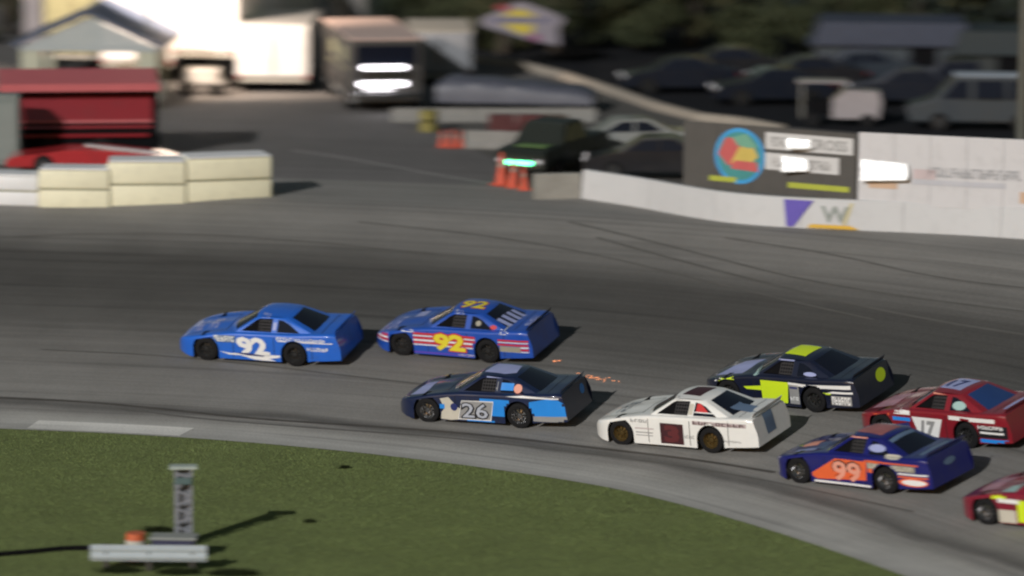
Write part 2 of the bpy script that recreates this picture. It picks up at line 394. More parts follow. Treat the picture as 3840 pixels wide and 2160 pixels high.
# 2D artwork, laid on the body as thin vinyl
def text2d(s, w_, h_, bold=.02, shear=0, outline=0):
    cu = bpy.data.curves.new('t', 'FONT'); cu.body = s; cu.size = 1; cu.offset = bold; cu.resolution_u = 2; cu.shear = shear
    o = bpy.data.objects.new('t', cu); me = bpy.data.meshes.new_from_object(o)
    V = [v.co.copy() for v in me.vertices]; P = [list(p.vertices) for p in me.polygons]
    bpy.data.objects.remove(o); bpy.data.curves.remove(cu); bpy.data.meshes.remove(me)
    x0 = min(v.x for v in V); x1 = max(v.x for v in V); y0 = min(v.y for v in V); y1 = max(v.y for v in V)
    return [((v.x - x0) / (x1 - x0) * w_, (v.y - y0) / (y1 - y0) * h_) for v in V], P
def poly2d(pts):
    T = tessellate_polygon([[Vector((x, y, 0)) for x, y in pts]]); return [(x, y) for x, y in pts], [list(t) for t in T]
def rect2d(w_, h_, sl=0): return poly2d([(0, 0), (w_, 0), (w_ + sl, h_), (sl, h_)])
def ell2d(w_, h_, n=20): return poly2d([(w_ / 2 + w_ / 2 * math.cos(2 * math.pi * k / n), h_ / 2 + h_ / 2 * math.sin(2 * math.pi * k / n)) for k in range(n)])
def glyphs2d(w_, h_, n, seed=1):
    """lettering too small to read: a row of block letters made of short strokes"""
    rnd = random.Random(seed); V = []; P = []; cw = w_ / n
    def r(x0, y0, x1, y1):
        b = len(V); V.extend([(x0, y0), (x1, y0), (x1, y1), (x0, y1)]); P.append([b, b + 1, b + 2, b + 3])
    for k in range(n):
        x = k * cw; a = cw * .78; s = a * .3
        r(x, 0, x + s, h_)
        for q in rnd.sample([0, 1, 2], rnd.choice([1, 2, 2])): yy = [0, h_ * .41, h_ * .8][q]; r(x + s, yy, x + a, yy + h_ * .2)
        if rnd.random() < .6: r(x + a - s, h_ * .2, x + a, h_ * rnd.choice([.4, .8]))
    return V, P
def stick(art, plane, org, mtl, parent, name, off=.006, flip=True, label=None, step=.07, bvh=None, smooth_=False, rot=0):
    """art (u right, v up as read in the photo) -> thin skin following the surface"""
    V, P = art; bm = bmesh.new(); vs = []
    c_, s_ = math.cos(rot), math.sin(rot)
    for x, y in V: vs.append(bm.verts.new((x * c_ - y * s_, x * s_ + y * c_, 0)))
    for p in P:
        try: bm.faces.new([vs[i] for i in p])
        except ValueError: pass
    xs = [v.co.x for v in bm.verts]; ys = [v.co.y for v in bm.verts]
    for ax, lo, hi in ((0, min(xs), max(xs)), (1, min(ys), max(ys))):
        k = math.ceil(lo / step) * step
        while k < hi:
            nrm = (1, 0, 0) if ax == 0 else (0, 1, 0); co = (k, 0, 0) if ax == 0 else (0, k, 0)
            bmesh.ops.bisect_plane(bm, geom=bm.verts[:] + bm.edges[:] + bm.faces[:], plane_co=co, plane_no=nrm, dist=1e-5); k += step
    B = bvh or BVH; dead = []
    for v in bm.verts:
        a, b = v.co.x, v.co.y
        if plane == 'side': o = Vector((org[0] - a, 3, Z0 + (org[1] + b - Z0) * KZ)); d = Vector((0, -1, 0))       # org=(x,z), u runs to the rear
        elif plane == 'top': o = Vector((org[0] - a, org[1] + b * -1, 3)); d = Vector((0, 0, -1))     # u rearwards, v towards the right flank
        elif plane == 'rear': o = Vector((-5, org[0] - a, Z0 + (org[1] + b - Z0) * KZ)); d = Vector((1, 0, 0))
        h = B.ray_cast(o, d)
        if h[0] is None or (plane == 'side' and h[0].y < .3): dead.append(v); continue
        n_ = h[1] if h[1].dot(d) < 0 else -h[1]
        v.co = h[0] + n_ * off
    bmesh.ops.delete(bm, geom=dead, context='VERTS')
    bmesh.ops.recalc_face_normals(bm, faces=bm.faces)
    ob = link(name, fin(bm, name, 30), parent, mtl)
    if label: ob['label'] = label
    return ob
m_tyre = mat('tyre_rubber', (.012, .012, .013), .75, var=.2, spec=.15)
m_black = mat('matte_black', (.006, .006, .007), .9, spec=.08)
m_glassd = mat('tinted_polycarbonate', (.008, .010, .018), .14, spec=.4)
m_steel = mat('bare_steel_rim', (.42, .42, .43), .2, 1)
m_darkrim = mat('dark_rim', (.10, .10, .10), .22, .8)
m_gold = mat('gold_rim', (.16, .11, .04), .35, .7)
m_cage = mat('cage_tube', (.30, .31, .32), .4, .3)
def racecar(u, v, yaw, col, label, rim=None, spoiler=None, top=None, glass=None):
    g = gp(u, v); d, n2 = sdist(g.x, g.y); d += 1.2; b = math.atan(slope(d))
    upv = Vector((-n2[0] * math.sin(b), -n2[1] * math.sin(b), math.cos(b)))
    fx = Vector((math.cos(yaw), math.sin(yaw), 0)); fx = (fx - upv * fx.dot(upv)).normalized(); ly = upv.cross(fx)
    o = empty('race_car', label=label, cat='race car', group='late model stock cars racing through the bend')
    m = Matrix((fx, ly, upv)).transposed().to_4x4(); SC = 1.03; m = m @ Matrix.Scale(SC, 4); m.translation = g - fx * -1.2 * SC - ly * .95 * SC + upv * .006; o.matrix_world = m
    def add(nm, me, mt, p=o):
        q = bpy.data.objects.new(nm, me); COL.objects.link(q); q.parent = p
        if not me.materials: me.materials.append(mt)
        q.material_slots[0].link = 'OBJECT'; q.material_slots[0].material = mt; return q
    add('body', BODY, col); add('roof', GH, top or col)
    add('windshield', GL['ws'], m_glassd); add('rear_window', GL['rw'], glass or m_glassd); [add('door_window', GL['dw' + k], m_black) for k in 'lr']; [add('quarter_window', GL['qw' + k], m_glassd) for k in 'lr']
    add('spoiler', SPOIL, spoiler or col); add('underbody', LINER, m_black); add('roll_cage', CAGE, m_cage); add('window_net', NET, m_net)
    for art_, pl_, og_ in SEAMS: stick(art_, pl_, og_, m_seam, o, 'panel_seam', off=.003)
    for xw in WX:
        for s in (1, -1):
            wq = add('wheel', RIM, rim or m_steel); wq.location = (xw, s * .825, .345)
            wq.rotation_euler = (0, random.uniform(0, 6), 0 if s > 0 else math.pi)
            add('tyre', TYRE, m_tyre, wq)
    return o
m_seam = mat('seam_dark_line', (.01, .01, .012), .8); m_net = mat('window_net_strap', (.035, .033, .035), .8)  # dark lines along the body panel joints; net straps
SEAMS = [(rect2d(.018, .60), 'side', (.62, .17)), (rect2d(.018, .62), 'side', (-.60, .17)), (rect2d(.018, .62), 'side', (-1.72, .25)), (rect2d(.02, 1.3), 'top', (.93, .65)), (rect2d(1.25, .02), 'top', (2.15, .62)), (rect2d(1.25, .02), 'top', (2.15, -.62)), (rect2d(.02, 1.5), 'top', (-1.97, .75))]
W_ = lambda: paint('white_vinyl', (.75, .75, .73), dirt=.1)
def D(c, art, plane, org, m, name='sponsor_lettering', **k): return stick(art, plane, org, m, c, name, **k)
pw = paint('white', (.82, .82, .79), dirt=.10)
vw = mat('vinyl_white', (.80, .80, .79), .35, var=.08); vy = mat('vinyl_yellow', (.72, .62, .04), .4, var=.06); vr = mat('vinyl_red', (.55, .03, .03), .4, var=.1)
vblk = mat('vinyl_black', (.012, .012, .016), .4); vlime = mat('vinyl_lime', (.62, .80, .02), .45, var=.05); vnavy = mat('vinyl_navy', (.02, .03, .14), .4)
vlav = mat('vinyl_lavender', (.33, .37, .62), .4, var=.15); vmar = mat('vinyl_maroon', (.05, .013, .018), .45, var=.2); vgrey = mat('vinyl_grey', (.28, .28, .28), .45, var=.2)
vsky = mat('vinyl_sky_blue', (.02, .25, .75), .35); vorg = mat('vinyl_orange', (.75, .13, .04), .35, var=.12); vsalm = mat('vinyl_salmon', (.75, .33, .24), .4, var=.1); vcream = mat('vinyl_cream', (.55, .52, .44), .45, var=.15)
vteal = mat('vinyl_pale_teal', (.35, .52, .50), .4); vsteel = mat('vinyl_steel_blue', (.12, .18, .28), .35, var=.2); vpurp = mat('vinyl_purple', (.10, .06, .45), .4); vtan = mat('vinyl_tan', (.30, .28, .22), .5, var=.2)

# 1: plain blue, white 92
c = racecar(743.0, 925.1, R_(162), paint('royal_blue', (.014, .13, .62)), 'plain blue race car with a white 92, leading at the left', m_darkrim)
D(c, text2d('92', 1.02, .52, .05, -.2), 'side', (.52, .24), vw, 'door_number', label='white 92 on the door')
D(c, glyphs2d(.62, .15, 6, 3), 'side', (1.18, .60), vw); D(c, rect2d(.66, .19), 'side', (1.20, .58), vsteel, 'sponsor_panel', off=.004)
D(c, glyphs2d(1.45, .09, 15, 5), 'side', (-.70, .72), vw); D(c, rect2d(1.62, .028), 'side', (-.72, .69), vw, 'stripe'); D(c, glyphs2d(.62, .1, 7, 8), 'side', (-1.60, .48), vw)
D(c, poly2d([(0, .17), (.35, .12), (.8, .15), (1.2, .12), (1.95, .15), (1.95, .10), (1.5, .03), (1.2, .01), (.8, .08), (.3, .08)]), 'side', (1.05, .16), vw, 'swoosh')
D(c, poly2d([(0, .11), (.3, .14), (.6, .12), (1.0, .02), (1.05, -.0), (.65, 0), (.4, .01)]), 'side', (.40, .13), vw, 'swoosh', off=.008)
D(c, poly2d([(0, .05), (.4, .07), (.9, .02), (.9, -.01), (.4, 0)]), 'side', (.6, .245), vnavy, 'swoosh', off=.009)
D(c, glyphs2d(.26, .8, 3, 9), 'top', (2.02, .45), vlav); D(c, glyphs2d(.3, .8, 3, 12), 'top', (1.6, .4), vlav)
D(c, glyphs2d(.3, .06, 6, 14), 'side', (-.10, 1.188), vlav); D(c, rect2d(.09, .17), 'side', (-.53, .93), vlav, 'decal')
# 2: blue with red and white stripes, yellow 92
c = racecar(1229.0, 915.7, R_(155.5), paint('deep_blue', (.012, .075, .42)), 'blue race car with red-white side stripes and yellow 92', m_darkrim, spoiler=vblk)
for z0, mm, h_ in ((.66, vr, .06), (.62, vw, .03), (.545, vr, .06), (.49, vw, .045), (.42, vr, .06), (.375, vw, .03)):
    D(c, rect2d(.45, h_), 'side', (2.3, z0), mm, 'stripe'); D(c, rect2d(1.9, h_), 'side', (1.05, z0 + .0), mm, 'stripe'); D(c, rect2d(.9, h_ * .8), 'side', (-1.55, z0), mm, 'stripe')
D(c, text2d('92', 1.05, .56, .075), 'side', (.47, .22), vr, 'number_outline', off=.009); D(c, text2d('92', .97, .48, .045), 'side', (.43, .26), vy, 'door_number', off=.013, label='yellow 92 on the door')
D(c, rect2d(1.9, .05, .0), 'side', (1.05, .15), vpurp, 'stripe'); D(c, glyphs2d(.5, .06, 6, 4), 'side', (-.3, .15), vw)
D(c, rect2d(.85, .055), 'side', (1.9, .715), vw, 'stripe'); D(c, rect2d(.62, .15), 'side', (-1.6, .38), vtan, 'sponsor_panel', off=.01)
D(c, text2d('92', .82, .62, .05), 'top', (-.05, .30), vr, 'number_outline', off=.006); D(c, text2d('92', .76, .56, .03), 'top', (-.08, .27), vy, 'roof_number', off=.01)
for k in range(4): D(c, rect2d(.42, .16), 'top', (-1.35 - .02 * k, .52 - .27 * k), vlav, 'window_strip')
D(c, glyphs2d(.3, 1.0, 3, 2), 'top', (2.0, .7), vlav); D(c, rect2d(.3, .5), 'top', (1.5, -.1), vlav, 'sponsor_panel'); D(c, glyphs2d(.3, .05, 6, 3), 'side', (-.1, 1.188), vw)
D(c, ell2d(.2, .1), 'side', (-1.25, .90), vr, 'decal'); D(c, glyphs2d(.3, .09, 3, 6), 'side', (-1.6, .84), vw); D(c, ell2d(.16, .12), 'side', (-.8, .95), vtan, 'decal')
D(c, glyphs2d(.2, .8, 3, 6), 'top', (-2.12, .4), vlav)
# 3: navy, bright blue rear quarter, 26
c = racecar(1307.8, 1079.4, R_(157.5), paint('navy_black', (.006, .014, .055), rough=.3), 'black-navy race car with bright blue rear quarter and a white-edged 26', m_steel)
D(c, poly2d([(0, 0), (1.02, .0), (.98, .34), (.80, .44), (.5, .46), (0, .36)]), 'side', (-1.52, .36), vsky, 'quarter_panel_colour')
D(c, poly2d([(0, .02), (1.02, .06), (1.0, .22), (0, .2)]), 'side', (-1.55, .16), vgrey, 'quarter_panel_colour', off=.008)
D(c, rect2d(.85, .44), 'side', (-.10, .30), vsky, 'door_panel', off=.004); D(c, poly2d([(0, 0), (.95, 0), (1.05, .52), (.12, .5)]), 'side', (.55, .16), vw, 'number_panel', off=.007); D(c, poly2d([(.02, .02), (.93, .02), (1.03, .49), (.13, .48)]), 'side', (.55, .165), vgrey, 'number_panel', off=.009)
D(c, text2d('26', .82, .46, .07), 'side', (.46, .18), vblk, 'number_outline', off=.013, label='black outlined 26 on the door'); D(c, text2d('26', .74, .38, .01), 'side', (.42, .22), mat('vinyl_pale_grey', (.42, .45, .52), .4), 'door_number', off=.017)
D(c, poly2d([(0, .55), (.25, .6), (.5, .35), (.75, .2), (.7, .05), (.3, 0), (0, .02), (.03, .2), (.12, .3)]), 'side', (1.05, .13), vcream, 'swoosh', off=.006); D(c, ell2d(.2, .2), 'side', (.75, .38), vnavy, 'decal', off=.012); D(c, rect2d(.14, .12), 'side', (1.06, .42), vsky, 'decal', off=.009)
D(c, poly2d([(0, .03), (.5, .07), (1.5, .05), (1.5, .015), (.5, .02)]), 'side', (-.85, .80), vw, 'stripe', off=.008); D(c, rect2d(.36, .16), 'side', (-.65, .93), vsky, 'decal'); D(c, ell2d(.24, .2), 'side', (-1.02, .88), vsalm, 'decal', off=.01)
D(c, rect2d(.16, .2), 'side', (-.40, .91), vgrey, 'window_net'); D(c, poly2d([(0, .1), (.62, 0), (.9, .15), (.82, .75), (.1, .85)]), 'top', (-.03, .42), vlav, 'roof_panel'); D(c, rect2d(.55, .03), 'side', (-.12, 1.186), vlav, 'stripe')
D(c, poly2d([(0, .1), (.45, 0), (.42, 1.1), (.12, 1.1)]), 'top', (2.05, .75), vlav, 'hood_panel'); D(c, ell2d(.3, .26), 'rear', (-.3, .58), vsky, 'decal'); D(c, rect2d(.8, .04), 'side', (.3, .13), vsky, 'stripe')
# 4: white with maroon number
c = racecar(1791.1, 1143.1, R_(149.5), pw, 'white race car with a maroon number panel, maroon roof panel and gold wheels', m_gold)
D(c, rect2d(.68, .52), 'side', (.26, .17), vmar, 'number_panel'); D(c, text2d('3', .46, .44, .06), 'side', (.15, .21), mat('vinyl_dull_red', (.11, .02, .024), .5), 'door_number', off=.012)
D(c, rect2d(1.55, .10), 'side', (-.70, .71), mat('vinyl_pale_pink', (.50, .42, .42), .5), 'stripe', off=.004); D(c, glyphs2d(1.5, .08, 9, 6), 'side', (-.72, .72), vmar); D(c, glyphs2d(.5, .08, 4, 7), 'side', (1.12, .66), vgrey); D(c, rect2d(.55, .03), 'side', (1.0, .5), mat('vinyl_pale_pink', (.5, .42, .42), .5), 'stripe'); D(c, rect2d(.5, .025), 'side', (.98, .4), vgrey, 'stripe'); D(c, rect2d(.5, .02), 'side', (.98, .33), vgrey, 'stripe')
D(c, glyphs2d(.5, .045, 10, 3), 'side', (-1.6, .33), vgrey); D(c, glyphs2d(.3, .08, 5, 13), 'side', (-.45, .35), vgrey); D(c, poly2d([(0, .06), (.55, 0), (.62, .8), (.1, .74)]), 'top', (-.12, .36), vmar, 'roof_panel')
D(c, poly2d([(0, 0), (.38, 0), (.1, .18), (0, .18)]), 'side', (-.72, .96), vr, 'window_decal', off=.012); D(c, rect2d(.6, .022), 'side', (-.68, .945), vw, 'window_bar', off=.014)
D(c, glyphs2d(.35, .9, 3, 5), 'top', (1.9, .35), mat('vinyl_mid_grey', (.22, .24, .26), .4)); D(c, rect2d(.5, .6), 'rear', (.35, .42), vsteel, 'tail_panel', off=.006); D(c, glyphs2d(.4, .05, 6, 4), 'side', (0, 1.186), vgrey)
D(c, rect2d(.12, .23), 'side', (-.51, .90), vcream, 'decal')
# 5: black with lime panels
c = racecar(2051.4, 1041.1, R_(145), paint('black_blue', (.008, .011, .03), rough=.3), 'black race car with lime green roof and door panels beyond the white one', m_darkrim)
D(c, poly2d([(0, 0), (.78, 0), (.85, .55), (-.02, .55)]), 'side', (.38, .20), vlime, 'number_panel'); D(c, poly2d([(0, .06), (.55, .12), (.56, 0), (.1, 0)]), 'side', (.95, .48), vlime, 'swoosh'); D(c, poly2d([(0, .0), (.6, -.05), (.5, .14), (0, .15)]), 'side', (1.75, .62), vlime, 'swoosh'); D(c, rect2d(.4, .08), 'side', (2.0, .6), vw, 'decal')
D(c, poly2d([(0, .02), (.6, -.02), (1.9, .02), (1.9, .12), (.6, .06), (0, .08)]), 'side', (-.45, .68), vw, 'stripe'); D(c, poly2d([(0, 0), (.8, .02), (.8, .07), (.2, .06)]), 'side', (-1.6, .56), vw, 'stripe'); D(c, rect2d(.3, .04), 'side', (-1.45, .53), vlime, 'stripe')
D(c, rect2d(.6, .24), 'side', (-1.75, .27), vgrey, 'sponsor_panel', off=.004); D(c, glyphs2d(.55, .2, 6, 3), 'side', (-1.78, .29), vw, off=.010); D(c, rect2d(.3, .5), 'side', (-.48, .2), vgrey, 'sponsor_panel'); D(c, glyphs2d(.26, .09, 3, 7), 'side', (-.5, .3), vw, off=.012); D(c, rect2d(.24, .05), 'side', (-.5, .6), vnavy, 'stripe', off=.012)
D(c, poly2d([(0, .1), (.68, .02), (.74, .78), (.06, .86)]), 'top', (-.02, .36), vlime, 'roof_panel'); D(c, poly2d([(0, .1), (.9, 0), (.95, 1.15), (.3, 1.15)]), 'top', (2.0, .75), vlav, 'hood_panel'); D(c, ell2d(.4, .09), 'side', (-.85, .895), vlav, 'window_decal', off=.012)
D(c, rect2d(.26, .16), 'side', (-.22, .94), mat('net_pink', (.35, .28, .30), .7), 'window_net'); D(c, rect2d(.5, .025), 'side', (0, 1.186), vlav, 'stripe'); D(c, ell2d(.5, .34), 'rear', (-.15, .5), vlime, 'tail_decal', off=.008); D(c, ell2d(.22, .08), 'side', (.72, .83), vteal, 'decal')
# 6: red, white number panel 17
c = racecar(2436.4, 1129.7, R_(139), paint('dark_red', (.23, .012, .022)), 'dark red race car with a white 17 panel and light blue stripes, near the right', m_darkrim, glass=mat('blue_tinted_window', (.02, .05, .16), .2))
D(c, poly2d([(0, .55), (.95, .55), (.75, 0), (.22, 0)]), 'side', (.45, .14), vw, 'number_panel'); D(c, text2d('17', .5, .42, .05, .2), 'side', (.22, .20), vgrey, 'door_number', off=.012)
D(c, rect2d(.55, .09), 'side', (1.05, .56), vsky, 'stripe'); D(c, rect2d(.95, .09), 'side', (-1.5, .22), vsky, 'stripe'); D(c, rect2d(.5, .1), 'side', (1.0, .72), vw, 'stripe'); D(c, rect2d(1.4, .1), 'side', (-.72, .71), vw, 'stripe'); D(c, rect2d(.85, .3), 'side', (-1.6, .34), vblk, 'panel', off=.004); D(c, glyphs2d(.75, .09, 7, 4), 'side', (-1.6, .55), vw, off=.01); D(c, rect2d(.7, .05), 'side', (-1.65, .44), vw, 'stripe', off=.010)
D(c, rect2d(.95, .12), 'side', (2.1, .60), vorg, 'fender_colour'); D(c, poly2d([(0, .08), (.7, .0), (.78, .8), (.1, .86)]), 'top', (-.04, .36), vlav, 'roof_panel'); D(c, text2d('17', .5, .5, .03), 'top', (-.14, .2), vnavy, 'roof_number', off=.011); D(c, rect2d(.7, 1.0), 'top', (2.05, .5), mat('vinyl_dusty_pink', (.40, .22, .27), .45, var=.3), 'hood_panel')
D(c, ell2d(.42, .18), 'side', (-.72, .90), vteal, 'window_decal', off=.012); D(c, rect2d(.45, .03), 'side', (-.05, 1.186), vsalm, 'stripe'); D(c, rect2d(.15, .9), 'top', (-2.1, .5), vlav, 'sponsor_panel'); D(c, poly2d([(0, 0), (.6, 0), (.5, .4), (0, .3)]), 'side', (1.05, .14), vnavy, 'panel')
# 7: dark blue with orange sides
c = racecar(2231.8, 1244.4, R_(140.5), paint('indigo', (.008, .010, .14), rough=.3), 'dark blue race car with orange flanks and an outlined 99', m_steel)
D(c, poly2d([(0, .12), (.8, .56), (1.75, .56), (1.7, .1), (.2, .02)]), 'side', (1.07, .19), vorg, 'door_panel'); D(c, rect2d(.45, .3), 'side', (-.75 + .05, .50), vorg, 'door_panel'); D(c, rect2d(1.6, .035), 'side', (-.6, .755), vorg, 'stripe'); D(c, rect2d(1.4, .14), 'side', (-.7, .60), vtan, 'sponsor_panel', off=.009); D(c, glyphs2d(1.3, .1, 10, 2), 'side', (-.75, .62), vcream, off=.013)
D(c, text2d('99', .92, .55, .08), 'side', (.40, .18), vblk, 'number_outline', off=.011); D(c, text2d('99', .86, .49, .03), 'side', (.37, .21), vsalm, 'door_number', off=.015, label='salmon 99 with dark outline')
D(c, rect2d(1.7, .05), 'side', (.95, .13), vw, 'stripe'); D(c, rect2d(.85, .04), 'side', (-1.6, .53), vw, 'stripe'); D(c, rect2d(.85, .04), 'side', (-1.6, .46), vorg, 'stripe'); D(c, ell2d(.7, .14), 'side', (-1.7, .29), vw, 'decal', off=.010); D(c, ell2d(.85, .2), 'side', (-1.6, .26), vorg, 'decal', off=.006)
D(c, poly2d([(0, 0), (.5, .0), (.42, .5), (.05, .5)]), 'top', (1.85, .2), vsalm, 'hood_panel'); D(c, rect2d(.6, .18), 'top', (1.75, .62), vlav, 'hood_panel'); D(c, poly2d([(0, .1), (.8, 0), (.85, .8), (.1, .86)]), 'top', (0, .4), mat('vinyl_dusty_orange', (.33, .12, .12), .45, var=.35), 'roof_panel'); D(c, rect2d(.5, .025), 'side', (0, 1.186), vsalm, 'stripe')
D(c, ell2d(.5, .16), 'side', (-.62, .94), vlav, 'window_decal', off=.012); D(c, ell2d(.5, .07), 'side', (-1.15, .865), vcream, 'decal', off=.010); D(c, rect2d(.12, 1.0), 'top', (-1.08, .5), vsteel, 'window_strip'); D(c, rect2d(.14, 1.2), 'top', (-2.0, .6), vsteel, 'window_strip'); D(c, ell2d(.5, .16), 'rear', (.25, .6), vsteel, 'decal'); D(c, rect2d(.12, .4), 'side', (2.25, .2), vgrey, 'bumper_panel')
# 8: dark red and lime, leaving the frame
yaw = R_(139); q = gp(2490, 1312); q = q - Vector((math.cos(yaw), math.sin(yaw), 0)) * 2.65
_r = q - Vector((0, 0, H)); pu = (1920 + F * _r.dot(rt) / _r.dot(fw)) / 1.4907; pv_ = (1080 - F * _r.dot(up) / _r.dot(fw)) / 1.4907
c = racecar(pu, pv_, yaw, paint('crimson', (.22, .01, .03)), 'crimson race car with lime yellow door panels cut by the frame edge', m_steel)
D(c, poly2d([(0, 0), (.95, 0), (.95, .55), (.0, .5)]), 'side', (.5, .18), vlime, 'number_panel'); D(c, text2d('8', .55, .44, .05), 'side', (.15, .22), vblk, 'door_number', off=.012); D(c, poly2d([(0, .0), (.5, 0), (.45, .2), (.1, .2)]), 'side', (1.3, .68), vlime, 'panel'); D(c, rect2d(.65, .1), 'side', (1.05, .6), vw, 'stripe'); D(c, rect2d(.5, .3), 'side', (1.05, .14), vcream, 'panel'); D(c, rect2d(.4, .5), 'top', (1.0, .85), vteal, 'panel'); D(c, rect2d(.5, 1.0), 'top', (1.9, .5), mat('vinyl_dusty_pink', (.4, .22, .27), .45), 'hood_panel')

# ------------------------------------------------------------------ outer wall and sign boards
wallp = [gp(u, v) for u, v in ((1345, 503), (1460, 500), (1600, 521), (1700, 541), (1800, 558), (1900, 568), (2000, 574), (2150, 581), (2300, 587), (2440, 594), (2576, 603), (2760, 614))]
def wall_run(P, h, th, z0=0, lip=0, N=None):
    bm = bmesh.new(); rows = []
    for i, p in enumerate(P):
        if N: n = N[i]
        else: t = (P[min(i + 1, len(P) - 1)] - P[max(i - 1, 0)]); t.z = 0; t.normalize(); n = Vector((-t.y, t.x, 0))
        b = Vector((p.x, p.y, ZP + z0)); zb = Vector((0, 0, -.45 if z0 == 0 else 0))
        rows.append([bm.verts.new(b + zb), bm.verts.new(b + n * (.1 if lip else 0) + Vector((0, 0, h - .03))), bm.verts.new(b + n * (.12 if lip else .02) + Vector((0, 0, h))), bm.verts.new(b + n * th + Vector((0, 0, h))), bm.verts.new(b + n * th + zb)])
    for a, b in zip(rows[:-1], rows[1:]):
        for k in range(5): bm.faces.new((a[k], a[(k + 1) % 5], b[(k + 1) % 5], b[k]))
    bm.faces.new(rows[0]); bm.faces.new(rows[-1][::-1]); bmesh.ops.recalc_face_normals(bm, faces=bm.faces)
    return fin(bm, 'wall', 30)
m_wallw = mat('white_wall_paint', (.52, .525, .53), .7, var=.05, vs=.7, bump=.2, dirt=.09); m_conc = mat('raw_concrete', (.30, .29, .26), .85, var=.15, vs=2, bump=.3, dirt=.3)
ow = empty('retaining_wall', wallp[0], label='long white painted concrete wall along the outside of the track', cat='wall')
def under(o, parent):       # keep a world-space mesh but hang it from a thing
    o.parent = parent; o.matrix_parent_inverse = Matrix.Translation(parent.location).inverted(); return o
under(link('end_section', wall_run(wallp[:2], .82, .32), m=m_conc), ow)['label'] = 'unpainted grey end of the wall'
def seg_split(P, step):
    out = [P[0]]
    for a, b in zip(P[:-1], P[1:]):
        k = max(1, round((b - a).length / step)); out += [a.lerp(b, i / k) for i in range(1, k + 1)]
    return out
W2 = [Vector((*q_, ZP)) for q_ in smooth(np.array([(p.x, p.y) for p in wallp[1:]]), 3)]; W2 = seg_split(W2, .5)
NW = []
for i in range(len(W2)):
    t_ = W2[min(i + 2, len(W2) - 1)] - W2[max(i - 2, 0)]; t_.normalize(); NW.append(Vector((-t_.y, t_.x, 0)))
i0, acc = 0, 0
for i in range(1, len(W2)):
    acc += (W2[i] - W2[i - 1]).length
    if acc > 3.0 or i == len(W2) - 1:
        e_ = (W2[i] - W2[i - 1]).normalized() * .012; seg = W2[i0:i + 1]; seg[-1] = seg[-1] - e_
        under(link('wall_panel', wall_run(seg, .93, .32, lip=1, N=NW[i0:i + 1]), m=m_wallw), ow); i0, acc = i, 0
under(link('wall_core', wall_run(W2, .90, .28, lip=1, N=NW), m=m_conc), ow); bpy.data.objects['wall_core'].location = (0, .04, -.01)
wallp = [wallp[0]] + W2
def on_line(P, u):      # point on the wall line that the photo shows in column u
    best = None
    for a, b in zip(P[:-1], P[1:]):
        for k in range(41):
            p = a.lerp(b, k / 40); r = p - Vector((0, 0, H)); uu = (1920 + F * r.dot(rt) / r.dot(fw)) / 1.4907
            if best is None or abs(uu - u) < best[0]: best = (abs(uu - u), p, (b - a).normalized())
    return best[1], best[2]
def frame_at(u, back=.16, z=.95):
    p, t = on_line(wallp, u); t = Vector((t.x, t.y, 0)).normalized(); n = Vector((-t.y, t.x, 0)); return p + n * back, t, n
def board(u0, u1, h, z0, name, label, cat, m, back=.30, th=.07, posts=True):
    a, _, _ = frame_at(u0, back); b, _, _ = frame_at(u1, back); L = (b - a).length; ang = math.atan2(b.y - a.y, b.x - a.x)
    o = empty(name, (a.x, a.y, ZP - .13), ang, label, cat)
    k = max(1, round(L / 1.22))
    for i in range(k): link('panel', boxes(((L * (i + .5) / k, 0, z0 + h / 2), (L / k - .008, th, h)), bev=.006), o, m)
    if posts:
        for i in range(k + 1): link('post', boxes(((min(max(L * i / k, .05), L - .05), .10, (z0 + h) / 2 - .05), (.09, .09, z0 + h - .1))), o, m_conc)
    return o, L
def flat(o, art, x, z, m, name, y=-.045, t=.006, label=None):
    """flat print on a board standing in its local xz plane"""
    V, P = art; bm = bmesh.new(); vs = [bm.verts.new((x + a, y - t, z + b)) for a, b in V]
    for p in P:
        try: bm.faces.new([vs[i] for i in p])
        except ValueError: pass
    q = link(name, fin(bm, name), o, m)
    if label: q['label'] = label
    return q
m_bdark = mat('dark_board', (.07, .067, .062), .6, var=.15, dirt=.2); m_bwhite = mat('white_board', (.56, .56, .575), .5, var=.05, vs=.8, dirt=.12); m_vinyl = mat('glossy_banner_vinyl', (.60, .60, .60), .25, var=.05, coat=.4)
bd, L = board(1700, 2148, 2.15, .95, 'advertising_board', 'dark advertising board with a round multicoloured emblem and two white strips', 'sign', m_bdark)
s = L / (2148 - 1700)       # metres per photo px along the board
zt = 2.18
def bx(u): return (u - 1700) * s
emb = [(.88, 'emblem_blue', (.04, .30, .62)), (.76, 'emblem_teal', (.05, .25, .25))]
for k, (r, nm, col) in enumerate(emb): flat(bd, ell2d(2 * r, 2 * r, 36), bx(1848) - r, 2.12 - r, mat(nm, col, .5, var=.2), 'emblem_disc', y=-.037 - .004 * k)
flat(bd, poly2d([(.0, .7), (.25, 1.2), (.7, 1.25), (1.1, .8), (.9, .35), (.35, .35)]), bx(1848) - .75, 1.46, mat('emblem_red', (.50, .10, .10), .5), 'emblem_shape', y=-.046)
flat(bd, poly2d([(0, .2), (.35, .8), (.7, .9), (.95, .45), (.6, .1)]), bx(1848) - .30, 1.69, mat('emblem_gold', (.55, .42, .10), .5), 'emblem_shape', y=-.050)
flat(bd, poly2d([(0, .05), (.95, 0), (.9, .3), (.1, .32)]), bx(1848) - .28, 1.66, mat('emblem_red', (.5, .1, .1), .5), 'emblem_shape', y=-.054)
flat(bd, poly2d([(0, .6), (.5, .75), (.9, .35), (.6, .3), (.2, .35)]), bx(1848) - .25, 2.09, mat('emblem_green', (.15, .35, .25), .5), 'emblem_shape', y=-.058)
